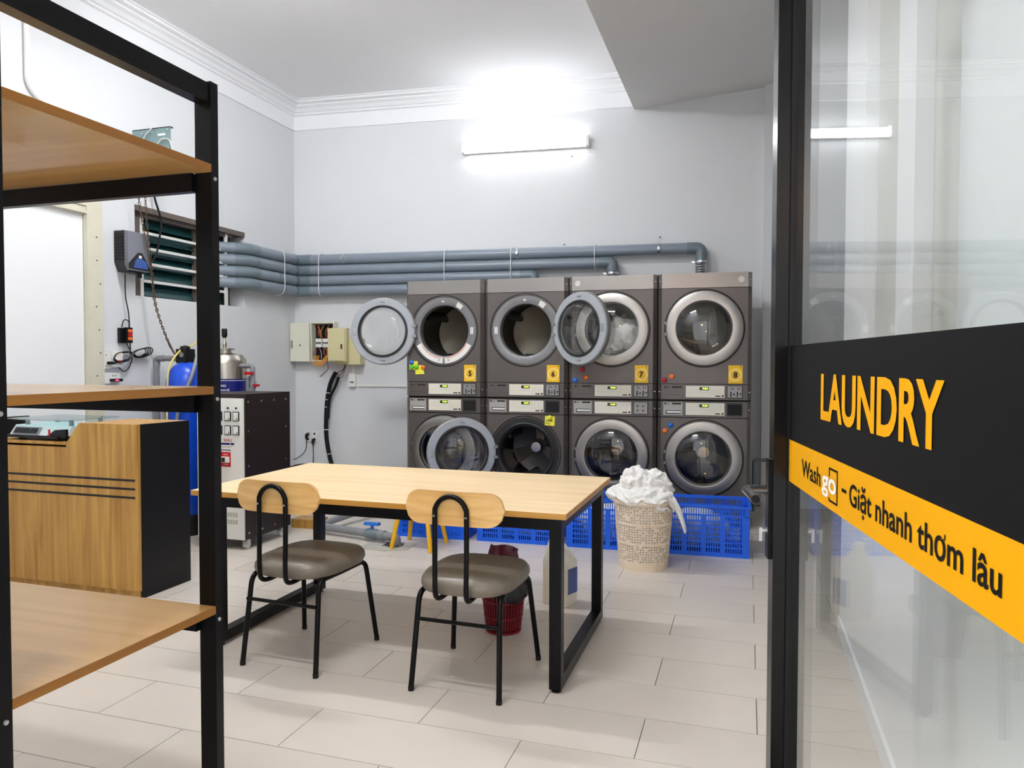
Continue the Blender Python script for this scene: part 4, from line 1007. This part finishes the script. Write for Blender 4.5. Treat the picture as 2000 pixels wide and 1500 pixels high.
for y in (4.45,4.6,4.75,4.9):
    for z in (.12,.35,.6,.85,1.06):
        if y in (4.45,4.9) or z in (.12,1.06): obj('screw', MB().disc(.008,'x',(kx1+3.58,y-4.68,z),.002,8).mesh(), 'silver', t)
for x in (kx0+.05,kx1-.045):
    for y in (ky0+.07,ky1-.07):
        cs_ = obj('castor', MB().tube([(x-.014+3.58,y-4.68,.028),(x+.014+3.58,y-4.68,.028)], .028, 18).mesh(smooth=True), 'white_plastic', t)
        obj('castor_fork', MB().box((x-.02+3.58,y-.018-4.68,.03),(x-.016+3.58,y+.018-4.68,.075)).box((x+.016+3.58,y-.018-4.68,.03),(x+.02+3.58,y+.018-4.68,.075)).mesh(), 'silver', cs_)

# ------------------------------------------------------------ floor pipes and drain
t = thing('floor_pipe', 'grey plastic drain pipe with blue valve lying on the floor', 'pipe', (-2.8,5.0,0)); o3 = Vector((-2.8,5.0,0))
def FP(P): return [Vector(p)-o3 for p in P]
obj('pipe_run', MB().tube(FP([(-3.22,5.06,.055),(-2.60,4.93,.055)]), .03, 16).mesh(smooth=True), 'pipe_grey', t)
obj('pipe_branch', MB().tube(FP([(-3.2,5.06,.06),(-3.06,5.75,.10)]), .027, 16).mesh(smooth=True), 'pipe_grey', t)
bv = obj('valve_body', MB().tube(FP([(-2.73,4.957,.055),(-2.71,4.953,.055),(-2.63,4.936,.055),(-2.61,4.932,.055)]), [.032,.04,.04,.032], 18).mesh(smooth=True), 'pipe_joint', t)
obj('valve_stem', MB().tube(FP([(-2.67,4.945,.08),(-2.67,4.945,.125)]), .012, 10).mesh(), 'blue_mag', bv)
obj('valve_handle', MB().box((-.0+.07,-.075,.122),(.19,-.035,.142)).mesh(bevel=.006), 'blue_mag', bv)
obj('coupling', MB().tube(FP([(-2.60,4.93,.055),(-2.55,4.92,.055)]), .038, 18).mesh(smooth=True), 'pipe_grey', t)
obj('elbow', MB().tube(fillet(FP([(-2.56,4.92,.055),(-2.44,4.895,.055),(-2.44,4.895,.004)]),.035,6), .03, 16).mesh(smooth=True), 'pipe_grey', t)
dp_ = thing('floor_drain', 'dark grated floor drain under the end of the grey pipe', 'drain', (-2.47,4.83,.0005), .1)
obj('cement_patch', MB().prism([(-.2,-.09),(.02,-.13),(.16,-.06),(.17,.13),(-.05,.14),(-.19,.06)],'z',0,.004).mesh(), 'concrete', dp_)
obj('drain_hole', MB().disc(.07,'z',(.02,.05,.0045),.001,24).mesh(), 'dark_void', dp_)
for i in range(5): obj('grate_bar', B((-.05+.03*i,-.01,.0056),(-.042+.03*i,.11,.010)), 'coin_grey', dp_)
o = obj('concrete_slab', MB().prism([(p.x,p.y) for p in (WB(.9,.95,0),WB(1.9,.95,0),WB(1.9,.02,0),WB(.9,.02,0))],'z',.0005,.03).mesh(), 'concrete'); tag(o, 'low grey concrete slab behind the drain pipe', 'slab')
o = obj('wooden_block', B((-3.52,5.16,.0),(-3.28,5.32,.07), .004), 'wood_counter'); tag(o, 'short wooden block on the floor behind the power cabinet', 'block')

# ------------------------------------------------------------ yellow stool
t = thing('stool', 'low stool with splayed yellow legs behind the work table', 'stool', (-2.27,4.92,0))
for x, y in ((-.155,-.145),(.155,-.155),(-.155,.155),(.150,.150)):
    obj('leg', MB().tube([(x,y,0),(x*.58,y*.58,.40)], [.015,.020], 12).mesh(smooth=True), 'stool_yellow', t)
obj('seat', MB().lathe([(0,.40),(.15,.40),(.16,.41),(.16,.43),(.15,.44),(0,.442)],'z',36).mesh(smooth=True), 'stool_yellow', t)

# ------------------------------------------------------------ blue crates
def crate_side(W, Hc, t_, cols, rows):
    """slotted panel in x-z, thickness along y"""
    mb = MB(); z0 = .03; z1 = Hc-.075
    mb.box((0,0,0),(W,t_,z0)).box((0,0,z1),(W,t_,z1+.012))
    mb.box((0,0,z0),(.05,t_,z1)).box((W-.05,0,z0),(W,t_,z1))
    for r in range(1, rows): 
        z = z0+(z1-z0)*r/rows; mb.box((.05,0,z-.005),(W-.05,t_,z+.005))
    n = cols
    for c in range(1, n):
        x = .05+(W-.1)*c/n; wd = .012 if c % 8 == 0 else .0035
        mb.box((x-wd,.0005,z0),(x+wd,t_-.0005,z1))
    # slotted rim band
    mb.box((0,0,Hc-.02),(W,t_,Hc)); mb.box((0,0,z1),(.03,t_,Hc-.02)); mb.box((W-.03,0,z1),(W,t_,Hc-.02))
    k = int((W-.06)/.016)
    for c in range(k+1): x = .03+(W-.06)*c/k; mb.box((x-.0035,.0005,z1+.012),(x+.0035,t_-.0005,Hc-.02))
    return mb.mesh()
def crate(s0, s1, d, Hc, label):
    W, Dp = s1-s0, .40; p = WM((s0+s1)/2, d, 0)
    t = thing('plastic_crate', label, 'crate', p, TM, 'blue crates in front of the machines')
    obj('side_panel', crate_side(W,Hc,.006,32,7), 'crate_blue', t, (-W/2,0,0)); obj('side_panel', crate_side(W,Hc,.006,32,7), 'crate_blue', t, (-W/2,Dp-.006,0))
    me = crate_side(Dp-.012,Hc,.006,20,7)
    obj('side_panel', me, 'crate_blue', t, (-W/2+.006,.006,0), (0,0,math.pi/2)); obj('side_panel', me, 'crate_blue', t, (W/2,.006,0), (0,0,math.pi/2))
    mb = MB(); o_ = .012
    mb.box((-W/2-o_,-o_,Hc-.012),(W/2+o_,.0,Hc)).box((-W/2-o_,Dp,Hc-.012),(W/2+o_,Dp+o_,Hc)).box((-W/2-o_,0,Hc-.012),(-W/2,Dp,Hc)).box((W/2,0,Hc-.012),(W/2+o_,Dp,Hc))
    obj('rim', mb.mesh(), 'crate_blue', t); obj('base', B((-W/2+.006,.006,.004),(W/2-.006,Dp-.006,.012)), 'crate_blue', t)
    return t
crate(.326,.894,.935,.355,'blue plastic crate behind the yellow stool legs')
crate(.971,1.585,.925,.355,'blue plastic crate behind the red bin, beside the stool')
crate(1.655,2.262,.93,.355,'blue plastic crate behind the white jug and beige basket')
crate(2.315,2.93,.935,.355,'blue plastic crate below dryer eight, right beside the basket')
for k, (s, lab) in enumerate(((1.278,'pale laundry filling the crate behind the red bin'),(1.958,'pale laundry filling the crate behind the jug'),(2.55,'pale laundry heaped inside the crate below dryer eight'))):
    o = obj('laundry', crumple(.2, 11+k, .3, 4, (1.15,.72,.68)), 'cloth_white' if k < 2 else 'cloth_grey'); o.location = WM(s,.735,.15); o.rotation_euler = (0,0,TM); tag(o, lab, 'laundry')

# ------------------------------------------------------------ laundry basket, bin, jug
t = thing('laundry_basket', 'beige woven plastic laundry basket heaped with white laundry', 'basket', (-.642,4.90,0))
bm = bmesh.new(); NS, NR = 120, 54; rings = []
rp = lambda z: .158+(.193-.158)*(z/.43)**.9
for j in range(NR+1):
    z = .012+.428*j/NR; rr = rp(z)
    rings.append([bm.verts.new((rr*math.cos(2*math.pi*i/NS), rr*math.sin(2*math.pi*i/NS), z)) for i in range(NS)])
rnd = random.Random(2)
for j in range(NR):
    for i in range(NS):
        band = j < 6 or j > 51 or j in (20,21,35,36)
        if not band and i % 2 == 0 and j % 2 == 0 and rnd.random() < .8: continue
        bm.faces.new((rings[j][i],rings[j][(i+1)%NS],rings[j+1][(i+1)%NS],rings[j+1][i]))
bm.faces.new(rings[0][::-1])
m_ = MB(); m_.bm.free(); m_.bm = bm; body = obj('body', m_.mesh(smooth=True, fix=False), 'basket_beige', t)
md = body.modifiers.new('thickness', 'SOLIDIFY'); md.thickness = .003; md.offset = -1
obj('rim', MB().lathe([(.186,.432),(.204,.430),(.207,.440),(.204,.450),(.186,.450)],'z',64,closed=True).mesh(smooth=True), 'basket_beige', t)
obj('foot_ring', MB().lathe([(.15,0),(.157,0),(.159,.013),(.15,.013)],'z',64,closed=True).mesh(), 'basket_beige', t)
obj('liner', MB().lathe([(0,.02),(.150,.02),(.184,.425),(0,.425)],'z',48).mesh(smooth=True), 'cloth_white', t)
def heap(lumps, vox):
    bm = bmesh.new()
    for x, y, z, r, sq, sd_ in lumps:
        me = crumple(r, sd_, .45, 5, sq, 1.5)
        for v in me.vertices: v.co = v.co+Vector((x, y, z))
        bm.from_mesh(me); bpy.data.meshes.remove(me)
    me = bpy.data.meshes.new('heap'); bm.to_mesh(me); bm.free()
    o = bpy.data.objects.new('heap', me); COL.objects.link(o)
    md = o.modifiers.new('r', 'REMESH'); md.mode = 'VOXEL'; md.voxel_size = vox; md.use_smooth_shade = True
    sm = o.modifiers.new('s', 'SMOOTH'); sm.iterations = 2; sm.factor = .4
    out = bpy.data.meshes.new_from_object(o.evaluated_get(bpy.context.evaluated_depsgraph_get()))
    bpy.data.objects.remove(o); bpy.data.meshes.remove(me); out.polygons.foreach_set('use_smooth', [True]*len(out.polygons)); return out
o = obj('laundry', heap([(0,0,.45,.165,(1.1,1.1,.6),21),(-.045,-.01,.55,.10,(1.0,1.0,.95),34),(.06,.0,.53,.10,(1.0,1.0,1.0),47),(-.13,-.04,.475,.08,(1.3,1.0,.75),51),(.02,-.11,.475,.085,(1.3,.8,.7),63),(.11,-.05,.48,.075,(1.0,1.0,.8),71)], .0055), 'cloth_white')
o.location = (-.642,4.90,0); tag(o, 'heap of crumpled white laundry on the beige basket', 'laundry', 'white laundry in the beige basket')
P = []
bm = bmesh.new(); G = {}
for i in range(17):
    for j in range(9):
        u, v = i/16, j/8
        x = .145+.14*u**.8; y = -.10+.16*(v-.5)*(1.1-.75*u)-.02*u; z = .47-.19*u**2.2+.035*math.sin(v*9+u*3)*(1-.5*u)
        if u < .25: z += .02
        G[i,j] = bm.verts.new((x,y,z))
for i in range(16):
    for j in range(8): bm.faces.new((G[i,j],G[i+1,j],G[i+1,j+1],G[i,j+1]))
m_ = MB(); m_.bm.free(); m_.bm = bm; o = obj('laundry', m_.mesh(smooth=True), 'cloth_white'); o.location = (-.642,4.90,0); md = o.modifiers.new('t','SOLIDIFY'); md.thickness = .012
tag(o, 'pointed white cloth corner hanging over the basket rim', 'laundry', 'white laundry in the beige basket')

t = thing('waste_bin', 'small dark red slatted waste bin with black liner under the table', 'bin', (-1.155,3.50,0))
mb = MB(); NB = 44
for i in range(NB):
    a = 2*math.pi*i/NB; c, s = math.cos(a), math.sin(a); tx, ty = -s, c; q = .0042
    pts = []
    for z, r in ((.02,.088),(.235,.112)):
        for dr_, dt in ((-.002,-q),(.002,-q),(.002,q),(-.002,q)): pts.append(((r+dr_)*c+tx*dt, (r+dr_)*s+ty*dt, z))
    mb.quadbox(pts)
obj('slats', mb.mesh(), 'bin_red', t, kind='stuff')
for z, r in ((.0,.085),(.075,.0945),(.155,.1035),(.23,.112)): obj('hoop', MB().lathe([(r-.003,z),(r+.004,z),(r+.004,z+.010),(r-.003,z+.010)],'z',44,closed=True).mesh(smooth=True), 'bin_red', t)
obj('base', MB().lathe([(0,.002),(.086,.002),(.086,.012),(0,.012)],'z',36).mesh(), 'bin_red', t)
obj('inner_wall', MB().lathe([(.079,.014),(.102,.235)],'z',36).mesh(smooth=True), 'bag_black', t)
bm = bmesh.new(); rings = []
for z, r in ((.20,.122),(.235,.124),(.25,.116),(.238,.102),(.12,.085),(.05,.02)):
    rings.append([bm.verts.new(((r*(1+.04*math.sin(5*a)+.03*math.sin(11*a+z*40)))*math.cos(a),(r*(1+.04*math.sin(5*a)+.03*math.sin(11*a+z*40)))*math.sin(a),z+.012*math.sin(3*a+1)*(1 if z > .19 else 0)-(.03*max(0,math.cos(a+.2)) if z == .20 else 0))) for a in [2*math.pi*k/48 for k in range(48)]])
for i in range(5):
    for k in range(48): bm.faces.new((rings[i][k],rings[i][(k+1)%48],rings[i+1][(k+1)%48],rings[i+1][k]))
m_ = MB(); m_.bm.free(); m_.bm = bm; obj('bin_liner', m_.mesh(smooth=True), 'bag_black', t)
bm = bmesh.new(); G = {}
for i in range(13):
    for j in range(11):
        u, v = i/12-.5, j/10; bul = (1-(2*u)**2)*math.sin(math.pi*min(1,v*1.02))
        n_ = noise.noise(Vector((u*5,v*5,2)))
        for s in (-1, 1): G[i,j,s] = bm.verts.new((u*.17*(1-.12*v)+.008*n_, s*(.004+.03*bul)+.01*n_+.03*v, v*.205+.006*math.sin(u*7+1)*(v > .9)))
for s in (-1, 1):
    for i in range(12):
        for j in range(10):
            q = (G[i,j,s],G[i+1,j,s],G[i+1,j+1,s],G[i,j+1,s]); bm.faces.new(q if s < 0 else q[::-1])
for i in range(12):
    for j in (0, 10): bm.faces.new((G[i,j,-1],G[i+1,j,-1],G[i+1,j,1],G[i,j,1]))
for j in range(10):
    for i in (0, 12): bm.faces.new((G[i,j,-1],G[i,j+1,-1],G[i,j+1,1],G[i,j,1]))
m_ = MB(); m_.bm.free(); m_.bm = bm; o = obj('empty_packet', m_.mesh(smooth=True), 'packet'); o.location = (-1.175,3.50,.215); o.rotation_euler = (.08,.1,.1)
tag(o, 'crumpled maroon plastic packet sticking out of the waste bin', 'packet')

t = thing('detergent_jug', 'white plastic detergent jug with blue label under the table', 'jug', (-.985,3.99,0), math.radians(-20))
bm = bmesh.new(); rings = []
for w_, d_, z, ox in ((.078,.062,0,0),(.085,.068,.012,0),(.085,.068,.238,0),(.081,.064,.25,-.0),(.046,.040,.32,-.022),(.032,.03,.345,-.03),(.027,.025,.355,-.034),(.027,.025,.372,-.034)):
    r = []
    for k in range(28):
        a = 2*math.pi*k/28; c, s = math.cos(a), math.sin(a); e = 2/5
        r.append(bm.verts.new((w_*math.copysign(abs(c)**e,c)+ox, d_*math.copysign(abs(s)**e,s), z)))
    rings.append(r)
for i in range(len(rings)-1):
    for k in range(28): bm.faces.new((rings[i][k],rings[i][(k+1)%28],rings[i+1][(k+1)%28],rings[i+1][k]))
bm.faces.new(rings[0][::-1]); bm.faces.new(rings[-1])
m_ = MB(); m_.bm.free(); m_.bm = bm; obj('body', m_.mesh(smooth=True), 'jug_white', t)
obj('handle', MB().tube([(.058,0,.25),(.055,0,.285),(.03,0,.318),(-.015,0,.338)], .015, 12, smooth=5).mesh(smooth=True), 'jug_white', t)
obj('cap', MB().lathe([(0,.370),(.030,.370),(.030,.388),(.025,.393),(0,.393)],'z',24,(-.034,0,0)).mesh(smooth=True), 'white_plastic', t)
obj('label_sticker', B((.0855,-.045,.07),(.087,.045,.21)), 'label_blue', t)

# small pipe stub and box by the last machine
t = thing('glint_lamp', 'small warm globe lamp added unseen outside the entrance for glints', 'lamp', (-.35,-1.0,2.35))  # unseen warm lamp, added to give glints on the machine doors
emis('glint_glow', (255, 176, 92), 30)
obj('globe', MB().lathe([(0,-.09),(.05,-.075),(.085,-.03),(.09,.0),(.07,.055),(.03,.085),(0,.09)],'z',24).mesh(smooth=True), 'glint_glow', t)
obj('socket', MB().lathe([(0,.085),(.03,.085),(.03,.14),(0,.145)],'z',16).mesh(smooth=True), 'black_plastic', t)
obj('cord', MB().tube([(0,0,.14),(0,0,.9)], .005, 8).mesh(), 'black_plastic', t)
o = obj('wall_pipe', MB().tube(fillet([(.065,6.75,.05),(.065,6.75,.50),(.30,6.77,.50)],.03,5), .016, 10).mesh(smooth=True), 'pipe_joint'); tag(o, 'thin dark pipe on the wall beyond the last washing machine', 'pipe')
